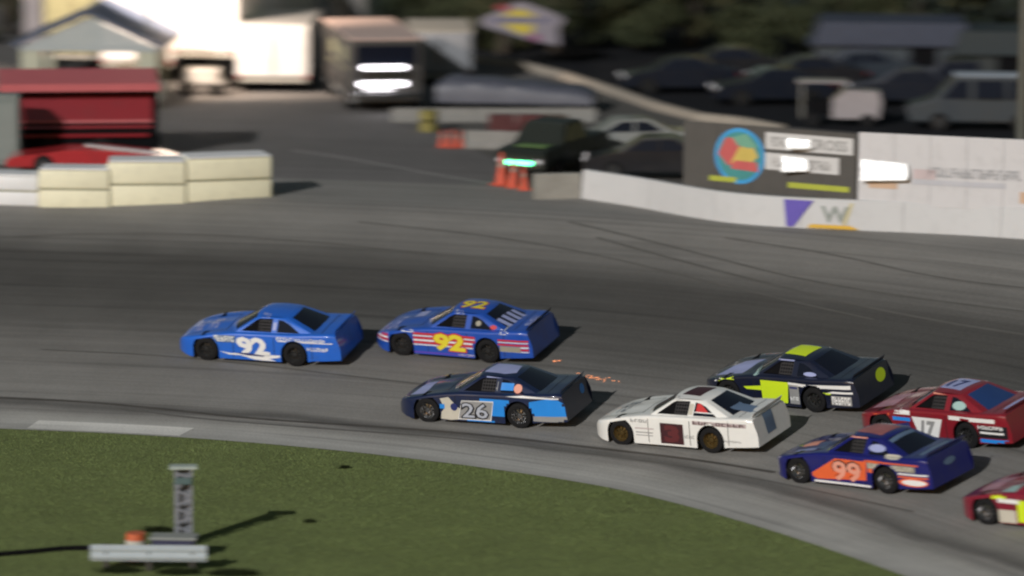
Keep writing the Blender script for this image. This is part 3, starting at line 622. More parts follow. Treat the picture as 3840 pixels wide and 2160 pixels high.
for z0, u0, u1 in ((2.42, 1915, 2140), (1.78, 1915, 2105)): flat(bd, rect2d(bx(u1) - bx(u0), .52), bx(u0), z0, m_vinyl, 'banner_strip')
flat(bd, text2d('CROSS', 1.35, .34, .02), bx(2025), 2.50, vgrey, 'lettering', y=-.055); flat(bd, glyphs2d(1.15, .30, 11, 5), bx(1930), 2.51, vgrey, 'lettering', y=-.055)
flat(bd, glyphs2d(2.0, .28, 19, 8), bx(1935), 1.88, vgrey, 'lettering', y=-.055)
flat(bd, rect2d(.95, .16), bx(1770), 1.28, mat('lime_strip', (.38, .42, .05), .5), 'lime_strip'); flat(bd, rect2d(2.1, .17), bx(1975), 1.26, mat('lime_strip', (.38, .42, .05), .5), 'lime_strip')
def glint_sheet(o, x, z, w_, h_, m, yaw=0, pit=0, name='glint_reflector'):
    """vinyl that has come loose and leans out of the board's plane, so it catches the floodlight"""
    to_s = ts; p = o.matrix_world @ Vector((x, 0, z)) if False else Vector(o.location) + Matrix.Rotation(o.rotation_euler.z, 3, 'Z') @ Vector((x, 0, z))
    to_c = (Vector((0, 0, H)) - p).normalized(); n = (to_s + to_c).normalized(); n = Matrix.Rotation(-o.rotation_euler.z, 3, 'Z') @ n
    rx = Vector((0, 0, 1)).cross(n).normalized() * 1; uz = n.cross(rx).normalized()
    if rx.x < 0: rx = -rx; uz = -uz
    if uz.z < 0: uz = -uz
    bm = bmesh.new(); g = []
    for i in range(9):
        r = []
        for j in range(5):
            a = (i / 8 - .5) * w_; b = (j / 4 - .5) * h_ * (1 - .25 * (i / 8 - .3)) ; a += .03 * math.sin(j * 1.2 + z * 3); p_ = rx * a + uz * b + n * (.006 * math.sin(i * 1.3) + .004 * math.cos(j * 2.1)); r.append(bm.verts.new(Vector((x, -.26, z)) + p_))
        g.append(r)
    for a, b in zip(g[:-1], g[1:]):
        for j in range(4): bm.faces.new((a[j], b[j], b[j + 1], a[j + 1]))
    return link(name, fin(bm, name, 60), o, m)
m_glint_sheet = mat('glossy_glint_sheet', (.62, .62, .60), .30, var=.02, coat=.5)  # for reflector sheets added on the boards to give them glare
glint_sheet(bd, bx(2000), 2.03, .85, .48, m_glint_sheet); glint_sheet(bd, bx(2010), 2.68, .8, .34, m_glint_sheet)
wb, L2 = board(2152, 2700, 2.2, .95, 'advertising_board', 'large white advertising board standing on the outer wall at the right', 'sign', m_bwhite)
s2 = L2 / (2700 - 2152); bx2 = lambda u: (u - 2152) * s2
flat(wb, glyphs2d(2.9, .30, 24, 21), bx2(2330), 1.88, mat('faded_grey_print', (.30, .31, .33), .5), 'lettering'); flat(wb, rect2d(2.9, .16), bx2(2290), 1.62, mat('pale_grey_print', (.45, .46, .50), .5), 'print_line'); flat(wb, rect2d(.7, .30), bx2(2292), 1.80, mat('pale_pink_print', (.50, .42, .43), .5), 'print_patch')
flat(wb, rect2d(.9, .17), bx2(2180), 1.45, mat('peach_print', (.55, .38, .26), .5), 'print_patch'); glint_sheet(wb, bx2(2222), 2.02, 1.45, .62, m_glint_sheet); flat(wb, rect2d(.3, .35), bx2(2560), 1.2, mat('peach_print', (.55, .38, .26), .5), 'print_patch')
# prints painted on the concrete wall
def wall_art(art, u, z, m, name, label=None):
    p, t, n = frame_at(u, 0); V, P = art; bm = bmesh.new(); vs = [bm.verts.new(p + t * a - n * .012 + n * .1075 * (z + b + .15) / 1.05 + Vector((0, 0, z + b))) for a, b in V]
    for q in P: bm.faces.new([vs[i] for i in q])
    o = under(link(name, fin(bm, name), m=m), ow)
    if label: o['label'] = label
wall_art(poly2d([(0, .83), (.95, .83), (.35, 0), (.12, 0)]), 1968, .04, mat('purple_paint', (.09, .06, .38), .6), 'painted_emblem', 'purple wedge painted on the wall')
wall_art(poly2d([(0, .0), (1.65, .0), (1.35, .12), (.1, .12)]), 2030, .03, mat('amber_paint', (.60, .36, .02), .6), 'painted_emblem', 'amber stripe painted on the wall')
wall_art(text2d('W', .9, .5, .03), 2062, .22, mat('grey_green_paint', (.25, .28, .26), .6), 'painted_emblem')
wall_art(poly2d([(0, 0), (.22, .66), (.34, .66), (.12, 0)]), 2118, .17, mat('pale_gold_paint', (.50, .45, .25), .6), 'painted_emblem')

# ------------------------------------------------------------------ cream barrier blocks at the left
m_cream = mat('cream_block', (.80, .77, .57), .6, var=.07, vs=1.5, bump=.35, bs=4, dirt=.15); m_top = mat('white_block_cover', (.74, .75, .76), .5, var=.08)
def block(u0, u1, v0, v1, h, dep, m, label):
    a = gp(u0, v0); b = gp(u1, v1); L = (b - a).length; ang = math.atan2(b.y - a.y, b.x - a.x)
    o = empty('barrier_block', a, ang, label, 'barrier', 'cream barrier blocks at the pit exit'); o.location.z = min(a.z, b.z) - .03
    for k, (z0, z1) in enumerate(((0, h * .48), (h * .5, h * .97))): 
        me = boxes(((L / 2, dep / 2, (z0 + z1) / 2), (L + .01, dep, z1 - z0)), bev=.06)
        for v in me.vertices: v.co.y += .02 * math.sin(v.co.x * 5 + k); 
        for p in me.polygons: p.use_smooth = True
        link('foam_tier', me, o, m)
    me = boxes(((L / 2, dep / 2, h * 1.0), (L - .05, dep + .03, .07)), bev=.03); link('cover', me, o, m_top)
    link('strap', boxes(((L / 2, dep / 2, h * .49), (L - .05, dep - .01, .05))), o, mat('grey_strap', (.30, .29, .20), .7))
block(-70, 96, 515, 519, 1.0, 1.1, m_top, 'low white barrier block, leftmost, cut by the frame edge')
block(98, 276, 523, 522, 1.28, 1.1, m_cream, 'cream barrier block between the low white one and the pair at right')
block(272, 468, 521, 512, 1.48, 1.2, m_cream, 'cream barrier block in front of the red trailer, second from right end')
block(472, 684, 511, 496, 1.46, 1.2, m_cream, 'cream barrier block forming the right-hand end of its row')

# ------------------------------------------------------------------ vehicles parked behind
def vehicle(p, yaw, prof, win, width, m, label, cat, name, L, wheels=(.22, .80), wr=.34, lights=True, group=None):
    """prof: outline (x 0..L front at 0, z); win: list of window outlines on the flank"""
    o = empty(name, p, yaw, label, cat, group)
    bm = prism([(x, z) for x, z in prof], -width / 2, width / 2)
    zmax = max(z for _, z in prof); zb = .95 if zmax < 2.2 else 9
    for v in bm.verts:
        if v.co.z > zb: v.co.y *= 1 - .16 * (v.co.z - zb) / .6
        if v.co.x < .15 or v.co.x > L - .15: v.co.y *= .94
    bmesh.ops.bevel(bm, geom=bm.edges[:], offset=.045, segments=2, affect='EDGES', clamp_overlap=True)
    link('body', fin(bm, 'body', 35), o, m)
    for s_ in (-1, 1):
        for wn in win:
            bm = bmesh.new(); hw = width / 2
            vs = [bm.verts.new((x, s_ * ((hw * (1 - .16 * max(0, z - zb) / .6)) + .012), z)) for x, z in wn]; bm.faces.new(vs if s_ < 0 else vs[::-1]); link('window', fin(bm), o, m_glassd)
        for wx in wheels:
            bm = bmesh.new(); cyl(bm, (L * wx, s_ * (width / 2 - .2), wr), (L * wx, s_ * (width / 2 + .015), wr), wr, n=20); wq = link('wheel', fin(bm, sm=40), o, m_tyre)
            bm = bmesh.new(); cyl(bm, (L * wx, s_ * (width / 2), wr), (L * wx, s_ * (width / 2 + .03), wr), wr * .58, n=14); link('rim', fin(bm, sm=40), wq, m_steel)
    if lights:
        for s_ in (-1, 1): link('headlight', boxes(((.05, s_ * width * .36, .68), (.12, .32, .14)), bev=.03), o, mat('headlight_glass', (.55, .55, .58), .15)); link('tail_light', boxes(((L - .04, s_ * width * .38, .78), (.1, .22, .16)), bev=.02), o, mat('tail_lens', (.25, .01, .01), .2))
    return o
SEDAN = [(0, .28), (0, .62), (.25, .76), (1.25, .95), (1.95, 1.40), (3.05, 1.43), (3.85, 1.02), (4.55, .96), (4.65, .6), (4.6, .28)]
SEDW = [[(1.5, 1.0), (2.05, 1.34), (2.5, 1.36), (2.5, 1.0)], [(2.58, 1.0), (2.58, 1.36), (3.0, 1.35), (3.55, 1.04)]]
PICK = [(0, .4), (0, .85), (.2, 1.02), (1.4, 1.12), (2.0, 1.75), (3.3, 1.78), (3.5, 1.15), (5.3, 1.15), (5.35, .45)]
PICW = [[(1.6, 1.18), (2.1, 1.68), (2.55, 1.70), (2.55, 1.18)], [(2.63, 1.18), (2.63, 1.70), (3.2, 1.70), (3.3, 1.2)]]
VAN = [(0, .35), (0, .9), (.9, 1.15), (1.7, 1.95), (5.0, 2.0), (5.1, 1.9), (5.1, .35)]
VANW = [[(1.2, 1.2), (1.75, 1.82), (2.2, 1.85), (2.2, 1.2)], [(2.4, 1.2), (2.4, 1.85), (3.5, 1.85), (3.5, 1.2)], [(3.65, 1.2), (3.65, 1.85), (4.8, 1.85), (4.8, 1.2)]]
def park(u, v, yaw, prof, win, width, m, label, cat, name, L, **k):
    p = gp(u, v); return vehicle(p, R_(yaw), prof, win, width, m, label, cat, name, L, **k)
p_sil = paint('silver', (.27, .28, .27)); p_blk = paint('black', (.012, .012, .015)); p_red = paint('signal_red', (.42, .025, .03)); p_nav = paint('unlit_navy', (.006, .009, .018)); p_gry = paint('slate', (.028, .038, .052))  # p_nav is near-black: lack of lamp light put into the colour
park(1405, 398, 5, SEDAN, SEDW, 1.75, p_sil, 'silver sedan parked behind the end of the white wall', 'car', 'parked_car', 4.65)
park(1468, 444, -3, SEDAN, SEDW, 1.75, p_blk, 'black sedan parked close behind the white wall and the dark board', 'car', 'parked_car', 4.65)
tk = park(1306, 456, 60, PICK, PICW, 1.9, mat('dull_green_black', (.014, .018, .014), .5), 'dark pickup with a lit green light bar, beside the red cones', 'pickup truck', 'pickup_truck', 5.35)
tk.rotation_euler.z = R_(64)
m_green = mat('green_lamp', (.1, .9, .4), .3, emit=(.12, 1.0, .42), es=7)
link('green_light_bar', boxes(((.0, 0, .62), (.09, .95, .12)), bev=.02), tk, m_green); link('light_bar_bracket', boxes(((.0, 0, .52), (.07, 1.3, .08))), tk, m_steel); link('hood_patch', boxes(((.9, -.1, 1.10), (.7, 1.1, .02))), tk, mat('green_hood_patch', (.14, .24, .08), .5))
# red trailer with slatted shutters
p = gp(8, 402); p2 = gp(404, 398); Lr = (p2 - p).length; rtl = empty('equipment_trailer', p, math.atan2(p2.y - p.y, p2.x - p.x), 'red equipment trailer with slatted shutters and black bands behind the cream blocks', 'trailer')
m_redp = paint('trailer_red', (.27, .018, .026)); m_redt = mat('lit_red_roof', (.50, .12, .13), .5, var=.1)  # roof red is paler: its lit top is put into the colour
link('chassis', boxes(((Lr / 2, 1.1, .5), (Lr, 2.0, .35))), rtl, m_black); link('box_body', boxes(((Lr / 2, 1.15, 1.62), (Lr - .3, 2.0, 2.1)), bev=.03), rtl, m_black)
for k in range(13):
    z = .98 + k * .095; tone = m_redp if k not in (3,) else m_redt
    if k in (0, 2): continue
    link('slat', boxes(((Lr / 2 + .1, .13, z), (Lr - .75, .05, .082), Matrix.Rotation(R_(-18), 3, 'X'))), rtl, tone)
link('awning', boxes(((Lr / 2 - .1, .75, 2.72), (Lr + .1, 2.4, .10), Matrix.Rotation(R_(7), 3, 'X')), bev=.03), rtl, m_redt); link('awning_valance', boxes(((Lr / 2 - .1, -.42, 2.50), (Lr + .1, .04, .26))), rtl, m_redt)
for x in (.15, Lr - .15): link('corner_post', boxes(((x, .12, 1.5), (.16, .1, 2.2))), rtl, m_black)
for x in (Lr * .3, Lr * .62):
    bm = bmesh.new(); cyl(bm, (x, .05, .36), (x, .35, .36), .36, n=18); link('wheel', fin(bm, sm=40), rtl, m_tyre)
link('lower_shelf', boxes(((Lr / 2, .05, .80), (Lr - .8, .12, .10))), rtl, m_redp)
park(20, 432, 2, [(0, .25), (0, .50), (.3, .62), (1.3, .72), (1.9, .82), (3.2, .84), (4.2, .74), (5.2, .66), (5.7, .52), (5.7, .25)], [], 1.8, p_red, 'red low car with white stripe parked between the cream blocks and the red trailer', 'car', 'parked_car', 5.7, lights=False)
o = bpy.data.objects['parked_car.002'] if 'parked_car.002' in bpy.data.objects else None
if o: link('white_stripe', boxes(((3.9, -.2, .80), (2.6, .5, .03), Matrix.Rotation(R_(6), 3, 'Y'))), o, vw)
cb = empty('utility_cabinet', gp(-14, 420), 0, 'grey-green utility cabinet at the left frame edge beside the red trailer', 'cabinet'); link('housing', boxes(((.42, .4, 1.25), (.84, .8, 2.4)), bev=.03), cb, mat('grey_green_metal', (.16, .19, .18), .6, dirt=.3)); link('door', boxes(((.42, -.012, 1.2), (.66, .03, 1.9)), bev=.01), cb, mat('grey_green_metal2', (.19, .22, .21), .55))
# pavilion with gable
pv = empty('pavilion', gp(52, 272), R_(-3), 'small open pavilion with pale gable and dark blue roof edge', 'pavilion')
mp_ = mpp(pv.location); PW = 345 * mp_
m_gab = mat('pale_gable_boards', (.36, .40, .41), .7, var=.08); m_roofb = mat('slate_blue_roof', (.07, .09, .14), .6, var=.15); m_post = mat('cream_post', (.42, .43, .34), .7, dirt=.15)
EV, PK = 2.35, 3.5
for k in range(9):          # gable boards, one by one
    z0 = EV + (PK - .02 - EV) * k / 9; z1 = EV + (PK - .02 - EV) * (k + 1) / 9 - .008; w0 = PW * (1 - k / 9) * .94; w1 = PW * (1 - (k + 1) / 9) * .94
    link('board', fin(prism([(PW / 2 - w0 / 2, z0), (PW / 2 + w0 / 2, z0), (PW / 2 + max(w1, .05) / 2, z1), (PW / 2 - max(w1, .05) / 2, z1)], 0, .04)), pv, m_gab)
link('fascia', boxes(((PW / 2, .02, EV - .09), (PW, .12, .16))), pv, m_gab)
for sgn in (-1, 1):
    ang = math.atan2(PK - EV, PW / 2); Ls = math.hypot(PK - EV, PW / 2) + .35
    link('roof_slope', boxes(((PW / 2 + sgn * (PW / 4 + .1), 2.4, (PK + EV) / 2 + .10), (Ls, 5.2, .16), Matrix.Rotation(sgn * ang, 3, 'Y'))), pv, m_roofb)
for x in (.42, PW - .42):
    for y in (.15, 4.6): link('post', boxes(((x, y, EV / 2), (.8 if y < 1 else .3, .3, EV)), bev=.02), pv, m_post)
tb = empty('picnic_table', pv.location + Vector((1.3, .9, 0)), 0, 'wooden table inside the pavilion with things piled on it', 'table'); mw = mat('brown_wood', (.13, .08, .05), .7, var=.25)
for k in range(4): link('plank', boxes(((1.2, .2 + k * .2, .76), (2.4, .19, .04))), tb, mw)
for x in (.25, 2.15): link('leg', boxes(((x, .5, .37), (.08, .7, .74))), tb, mw)
for k, (x, y, z, sx, sz, c_, lb) in enumerate(((.5, .4, .78, .7, .3, (.35, .32, .22), 'pale box on the left end of the pavilion table'), (1.3, .5, .78, .5, .45, (.10, .06, .04), 'dark brown box in the middle of the pavilion table'), (1.95, .4, .78, .6, .5, (.30, .15, .04), 'orange-brown box at the right end of the pavilion table'))):
    tag(link('storage_box', boxes(((0, 0, sz / 2), (sx, .4, sz)), bev=.02), m=mat('box%d' % k, c_, .7, var=.2), loc=tb.location + Vector((x, y, z))), lb, 'box', 'boxes on the pavilion table')
# haulers
def hauler(u, v, yaw, L, W, Hh, floor, m, label, rear_m=None, name='trailer', roof=None, side=None):
    p = gp(u, v); o = empty(name, p, R_(yaw), label, 'trailer')      # local: rear face at x 0..W (facing -y), length along +y
    link('box_body', boxes(((W / 2, L / 2, floor + Hh / 2), (W, L, Hh)), bev=.04), o, m)
    link('roof', boxes(((W / 2, L / 2, floor + Hh + .03), (W + .06, L + .06, .07))), o, roof or m)
    for s_ in (.27, .73): 
        d = link('rear_door', boxes(((W * s_, -.02, floor + Hh * .48), (W * .45, .04, Hh * .90)), bev=.01), o, rear_m or m); link('door_latch', boxes(((W * (.47 if s_ < .5 else .53), -.055, floor + Hh * .45), (.03, .03, Hh * .7))), d, m_steel)
    link('undercarriage', boxes(((W / 2, L / 2, floor - .16), (W * .8, L * .96, .3))), o, m_black); link('bumper', boxes(((W / 2, -.02, floor - .12), (W * .95, .12, .16))), o, m_conc)
    for y in (L * .12, L * .22):
        for x in (.12, W - .12):
            bm = bmesh.new(); cyl(bm, (x - .14, y + .3, .42), (x + .14, y + .3, .42), .42, n=16); link('wheel', fin(bm, sm=40), o, m_tyre)
    for x in (.12, W - .12): link('tail_light', boxes(((x, -.08, floor + .02), (.16, .05, .1))), o, mat('tail_lens', (.25, .01, .01), .2))
    return o
m_tw = paint('trailer_white', (.70, .68, .66), dirt=.1); m_ty = paint('trailer_yellow', (.34, .32, .18)); m_tg = mat('trailer_grey', (.30, .30, .30), .5, dirt=.3); m_tdk = mat('trailer_side_dark', (.055, .052, .05), .6, dirt=.3)
hauler(596, 232, -2, 6, 2.80, 2.0, .60, m_tw, 'short white trailer with glaring rear doors, right of the tall hauler', m_tw, roof=m_tw)
hauler(436, 222, -12, 12, 2.60, 3.2, 1.45, m_tw, 'tall white box hauler with brown underside, left of the glaring white trailer')
hauler(255, 205, -8, 9, 2.9, 2.9, .8, m_tw, 'white trailer behind the right roof slope of the pavilion')
hauler(112, 190, -5, 7, 2.5, 2.6, .9, m_ty, 'dull yellow trailer behind the pavilion')
t = hauler(1024, 212, 2, 5, 2.55, 1.6, .45, mat('camper_grey', (.24, .25, .27), .5, dirt=.2), 'grey camper trailer standing behind the motorhome', roof=mat('camper_roof', (.36, .34, .30), .6), name='camper_trailer')
mh = empty('motorhome', gp(882, 284), R_(10), 'dark motorhome with pinkish roof and two glowing glint bars across its front', 'motorhome'); MW, ML = 2.7, 8.0
link('body', boxes(((MW / 2, ML / 2, 1.62), (MW, ML, 2.15)), bev=.06), mh, m_tdk); link('roof', boxes(((MW / 2, ML / 2, 2.74), (MW + .08, ML + .1, .07)), bev=.02), mh, mat('pinkish_roof', (.62, .46, .40), .5))
link('windshield', boxes(((MW / 2, -.02, 2.15), (MW - .4, .05, .72)), bev=.02), mh, m_glassd); link('grille', boxes(*[((MW / 2, -.03, 1.25 + .07 * k), (MW - .7, .05, .035)) for k in range(5)]), mh, m_steel)
m_glint = mat('white_glint_glow', (.9, .9, 1), .3, emit=(1, .95, 1), es=5)  # glints on the vehicle front made as glowing bars, not lamps
link('glint_bar', boxes(((MW / 2 - .1, -.10, 1.70), (1.70, .14, .16)), bev=.065), mh, m_glint); link('glint_bar', boxes(((MW / 2 - .15, -.10, 1.08), (1.80, .14, .18)), bev=.065), mh, m_glint); link('glint_line', boxes(((MW / 2 - .3, -.08, .86), (1.1, .06, .03))), mh, m_glint); link('bumper', boxes(((MW / 2, -.12, .62), (MW - .1, .2, .24)), bev=.03), mh, m_steel)
[link('side_window', boxes(((-.02, y_, 2.05), (.05, 1.4, .5))), mh, mat('pale_yellow_panel', (.34, .33, .20), .6)) for y_ in (2.0, 4.6)]; link('side_rail', boxes(((-.03, 3.4, 1.5), (.05, 4.6, .06))), mh, mat('pale_yellow_panel', (.34, .33, .2), .6)); link('skirt', boxes(((MW / 2, ML / 2, .5), (MW - .1, ML - .4, .25))), mh, m_tg)
for y in (1.3, 6.0):
    for x in (-.01, MW - .27):
        bm = bmesh.new(); cyl(bm, (x, y, .42), (x + .28, y, .42), .42, n=18); link('wheel', fin(bm, sm=40), mh, m_tyre)
ta = gp(1096, 280); tb_ = gp(1490, 288); TL = (tb_ - ta).length; tp = empty('covered_trailer', ta, math.atan2(tb_.y - ta.y, tb_.x - ta.x), 'long low trailer under a blue-grey tarp, right of the motorhome', 'trailer')
bm = bmesh.new(); rr = []
for i in range(13):
    x = TL * i / 12; hh = 1.22 - .42 * (i / 12) ** 1.5 + .03 * math.sin(i * 1.9); e_ = .75 if i in (0, 12) else 1
    rr.append([bm.verts.new((x, y * 1.0 + .02 * math.sin(i * 2 + z * 5), .34 + (z * (hh - .34)) * e_)) for y, z in ((0, 0), (.0, .55), (.08, .86), (.35, 1), (1.3, 1.06), (2.2, 1), (2.5, .8), (2.55, 0))])
for a, b in zip(rr[:-1], rr[1:]):
    for k in range(7): bm.faces.new((a[k], b[k], b[k + 1], a[k + 1]))
bm.faces.new(rr[0]); bm.faces.new(rr[-1]); bmesh.ops.recalc_face_normals(bm, faces=bm.faces); link('tarp', fin(bm, 'tarp', 50), tp, mat('blue_grey_tarp', (.085, .09, .115), .5, var=.2, bump=.4, bs=3)); link('frame', boxes(((TL / 2, 1.27, .27), (TL - .2, 2.3, .12))), tp, m_black)
for x in (.9, 1.6, TL - 1.6, TL - .9):
    bm = bmesh.new(); cyl(bm, (x, .06, .26), (x, .28, .26), .26, n=16); link('wheel', fin(bm, sm=40), tp, m_tyre)
# people-sized clutter left of the tall hauler: utility cart and pallets
ct = empty('utility_cart', gp(448, 240), R_(-6), 'small white utility cart piled with gear under the tall hauler', 'cart')
link('deck', boxes(((.9, .5, .5), (1.8, 1.0, .08))), ct, m_tw); link('crate', boxes(((.9, .4, .78), (1.3, .7, .45)), bev=.02), ct, m_tw); link('rail', boxes(((.9, .1, 1.1), (1.5, .05, .06)), ((.2, .1, .85), (.05, .05, .6)), ((1.6, .1, .85), (.05, .05, .6))), ct, m_conc)
for x in (.3, 1.5):
    bm = bmesh.new(); cyl(bm, (x, -.05, .24), (x, .1, .24), .24, n=14); link('wheel', fin(bm, sm=40), ct, m_tyre)
# posts and poles behind
def post(u, v, w_, h_, m, label, name='sign_post'):
    p = gp(u, v); o = empty(name, p, 0, label, 'post'); link('shaft', boxes(((0, 0, h_ / 2), (w_, .3, h_)), bev=.03), o, m); link('cap', boxes(((0, 0, h_), (w_ * 1.15, .36, .08))), o, m); link('plate', boxes(((0, -.17, h_ - .7), (w_ * .7, .04, .6))), o, mat('plate_grey', (.2, .2, .2), .5)); return o
post(86, 170, .75, 6.2, mat('pinkish_white', (.36, .33, .35), .6), 'pale wide pillar rising behind the left side of the pavilion', 'pillar')
post(745, 150, .8, 2.5, mat('dim_white', (.22, .21, .22), .6), 'pale block-shaped post behind the short white trailer'); post(895, 150, .8, 5.5, mat('dim_grey', (.11, .11, .11), .6), 'dim grey tall post behind the motorhome')
pl = empty('lamp_pole', gp(2566, 500), 0, 'dark wooden pole rising at the right frame edge behind the white board', 'pole'); bm = bmesh.new(); cyl(bm, (0, 0, 0), (0, 0, 12), .20, .15, n=12); link('shaft', fin(bm, sm=40), pl, mat('weathered_pole', (.09, .09, .075), .8, var=.2)); link('crossarm', boxes(((0, 0, 11.2), (2.2, .12, .14))), pl, mw)
# fuel sign
pS = gp(1312, 168); sg = empty('fuel_sign', pS, R_(-2), 'fuel brand sign with yellow diamond and red arrow in front of the dark trees', 'sign'); ms = mpp(pS)
SW, SH, SZ = 205 * ms, 108 * ms, (168 - 60) * ms * 1.0
plate = [(-.50, .12), (-.30, .28), (-.05, .52), (.05, .50), (.42, .24), (.52, .10), (.44, -.10), (.46, -.50), (.20, -.42), (-.05, -.30), (-.35, -.14), (-.5, -.05)]
link('plate', fin(prism([(x * SW, SZ + z * SH) for x, z in plate], 0, .12)), sg, mat('lavender_plate', (.15, .145, .18), .5, var=.15)); [link('post', boxes(((x_, .2, SZ / 2), (.15, .15, SZ))), sg, m_black) for x_ in (-.5, .5)]
flat(sg, poly2d([(-.27 * SW, .18 * SH), (-.02 * SW, .36 * SH), (.16 * SW, .20 * SH), (.14 * SW, .16 * SH)]), 0, SZ, mat('sign_yellow', (.34, .29, .03), .5), 'diamond_top', y=0); flat(sg, poly2d([(-.25 * SW, .0), (.14 * SW, .0), (.12 * SW, -.22 * SH), (-.02 * SW, -.24 * SH)]), 0, SZ, mat('sign_yellow', (.34, .29, .03), .5), 'diamond_bottom', y=0)
flat(sg, text2d('SUNOCO', .74 * SW, .13 * SH, .02), -.38 * SW, SZ + .02 * SH, mat('sign_blue', (.03, .04, .12), .5), 'lettering', y=-.002)
flat(sg, poly2d([(0, 0), (.16 * SW, -.1 * SH), (.2 * SW, .02 * SH), (.05 * SW, .12 * SH)]), -.33 * SW, SZ + .36 * SH, mat('sign_red', (.17, .02, .03), .5), 'arrow', y=-.004); flat(sg, poly2d([(0, 0), (.14 * SW, -.06 * SH), (.1 * SW, .14 * SH), (-.02 * SW, .12 * SH)]), .1 * SW, SZ - .36 * SH, mat('sign_mauve', (.16, .05, .12), .5), 'arrow_tail', y=-.004)
# low barriers, cones, crates at the pit exit
def barrier(u0, v0, u1, v1, h, m, label, name='concrete_barrier', cat='barrier', th=.4):
    a = gp(u0, v0); b = gp(u1, v1); L = (b - a).length; o = empty(name, a, math.atan2(b.y - a.y, b.x - a.x), label, cat); k = max(1, round(L / 1.5))
    for i in range(k):
        me = fin(prism([(-.5 * th, 0), (.5 * th, 0), (.5 * th, .12), (.2 * th, .4 * h), (.16 * th, h), (-.16 * th, h), (-.2 * th, .4 * h), (-.5 * th, .12)], 0, L / k - .02)); me.transform(Matrix.Rotation(R_(-90), 4, 'Z')); me.transform(Matrix.Translation((i * L / k, 0, 0)))
        link('section', me, o, m)
    return o
m_bar = mat('pale_concrete', (.24, .235, .22), .85, var=.15, dirt=.25)
barrier(1170, 372, 1400, 378, .62, m_bar, 'pale concrete barrier behind the row of small orange cones')
barrier(985, 306, 1500, 306, .5, m_bar, 'long low grey barrier behind the red crates')
barrier(1400, 398, 1440, 402, .5, m_bar, 'short concrete barrier beside the silver sedan')
curb = seg_split([gp(u, v) for u, v in ((1130, 150), (1280, 168), (1400, 196), (1530, 237), (1640, 276), (1750, 304), (1860, 316), (1960, 335))], 3)
cu = empty('kerb_wall', curb[0], label='low tan concrete kerb curving away between paddock and dark car park', cat='kerb')
for a, b in zip(curb[:-1], curb[1:]): under(link('section', wall_run([a, a.lerp(b, .985)], .28, .3), m=mat('tan_concrete', (.33, .29, .24), .8, var=.15)), cu)
rnd = random.Random(4)
for k, (u, v, w_, lb) in enumerate(((1228, 334, 1.0, 'dark red crate, leftmost in front of the long low barrier'), (1300, 335, 1.0, 'dark red crate, middle one in front of the long low barrier'), (1366, 336, .9, 'brownish crate, rightmost in front of the long low barrier'))):
    p = gp(u, v); o = empty('crate', p, 0, lb, 'crate', 'dark crates at the pit exit'); mc = mat('crate%d' % k, ((.10, .03, .03), (.11, .03, .03), (.10, .07, .05))[k], .8, var=.3)
    for i in range(4): link('slat', boxes(((w_ / 2, -.01, .08 + i * .15), (w_, .03, .125))), o, mc)
    link('box', boxes(((w_ / 2, .4, .31), (w_ - .04, .74, .6))), o, mc)
yb = empty('water_barrel', gp(1078, 330), 0, 'dull yellow barrel left of the small orange cones', 'barrel'); bm = bmesh.new(); cyl(bm, (0, 0, 0), (0, 0, .75), .34, n=18); link('drum', fin(bm, sm=40), yb, mat('dull_yellow', (.22, .19, .05), .6, dirt=.3)); bm = bmesh.new(); cyl(bm, (0, 0, .36), (0, 0, .42), .36, n=18); link('hoop', fin(bm, sm=40), yb, m_black)
m_cone = mat('cone_orange', (.60, .09, .045), .55, var=.15, dirt=.2)
def cone(u, v, h, label, lean=0, group='large orange traffic cones beside the pickup'):
    p = gp(u, v); o = empty('traffic_cone', p, 0, label, 'traffic cone', group); o.rotation_euler = (0, R_(lean), random.uniform(0, 1))
    link('base', boxes(((0, 0, .025 * h), (.52 * h, .52 * h, .05 * h)), bev=.01), o, m_cone); bm = bmesh.new(); cyl(bm, (0, 0, .05 * h), (0, 0, h), .2 * h, .035 * h, n=16); link('body', fin(bm, sm=40), o, m_cone)
    bm = bmesh.new(); cyl(bm, (0, 0, .55 * h), (0, 0, .70 * h), .2 * h - .165 * h * .526 + .006, .2 * h - .165 * h * .684 + .006, n=16, caps=False); link('collar', fin(bm, sm=40), o, mat('cone_collar', (.45, .25, .20), .5))
cone(1262, 466, 1.1, 'large orange cone, leftmost and tallest of the trio by the wall end'); cone(1290, 472, .95, 'large orange cone in the middle of the trio by the wall end', 3); cone(1320, 478, .80, 'large orange cone nearest the grey wall end', -4)
cone(1112, 370, .62, 'small orange cone, leftmost of three at the concrete barrier', 0, 'small orange cones'); cone(1134, 371, .66, 'small orange cone between its two neighbours at the concrete barrier', 2, 'small orange cones'); cone(1157, 371, .62, 'small orange cone touching the concrete barrier end', 0, 'small orange cones')
# painted line across the pit exit
lp = [gp(u, v) + Vector((0, 0, .01)) for u, v in ((735, 379), (850, 395), (1000, 422), (1120, 444), (1235, 462))]; bm = bmesh.new(); prev = None
for i, p_ in enumerate(seg_split(lp, .6)):
    a = bm.verts.new((p_.x, p_.y - .09, max(gz(p_.x, p_.y - .09), ZP) + .012)); b = bm.verts.new((p_.x, p_.y + .09, ZP + .012))
    if prev: bm.faces.new((prev[0], a, b, prev[1]))
    prev = (a, b)
tag(link('pit_exit_line_marking', fin(bm), m=mat('worn_white_line', (.40, .39, .37), .8, var=.3, vs=8)), kind='structure')

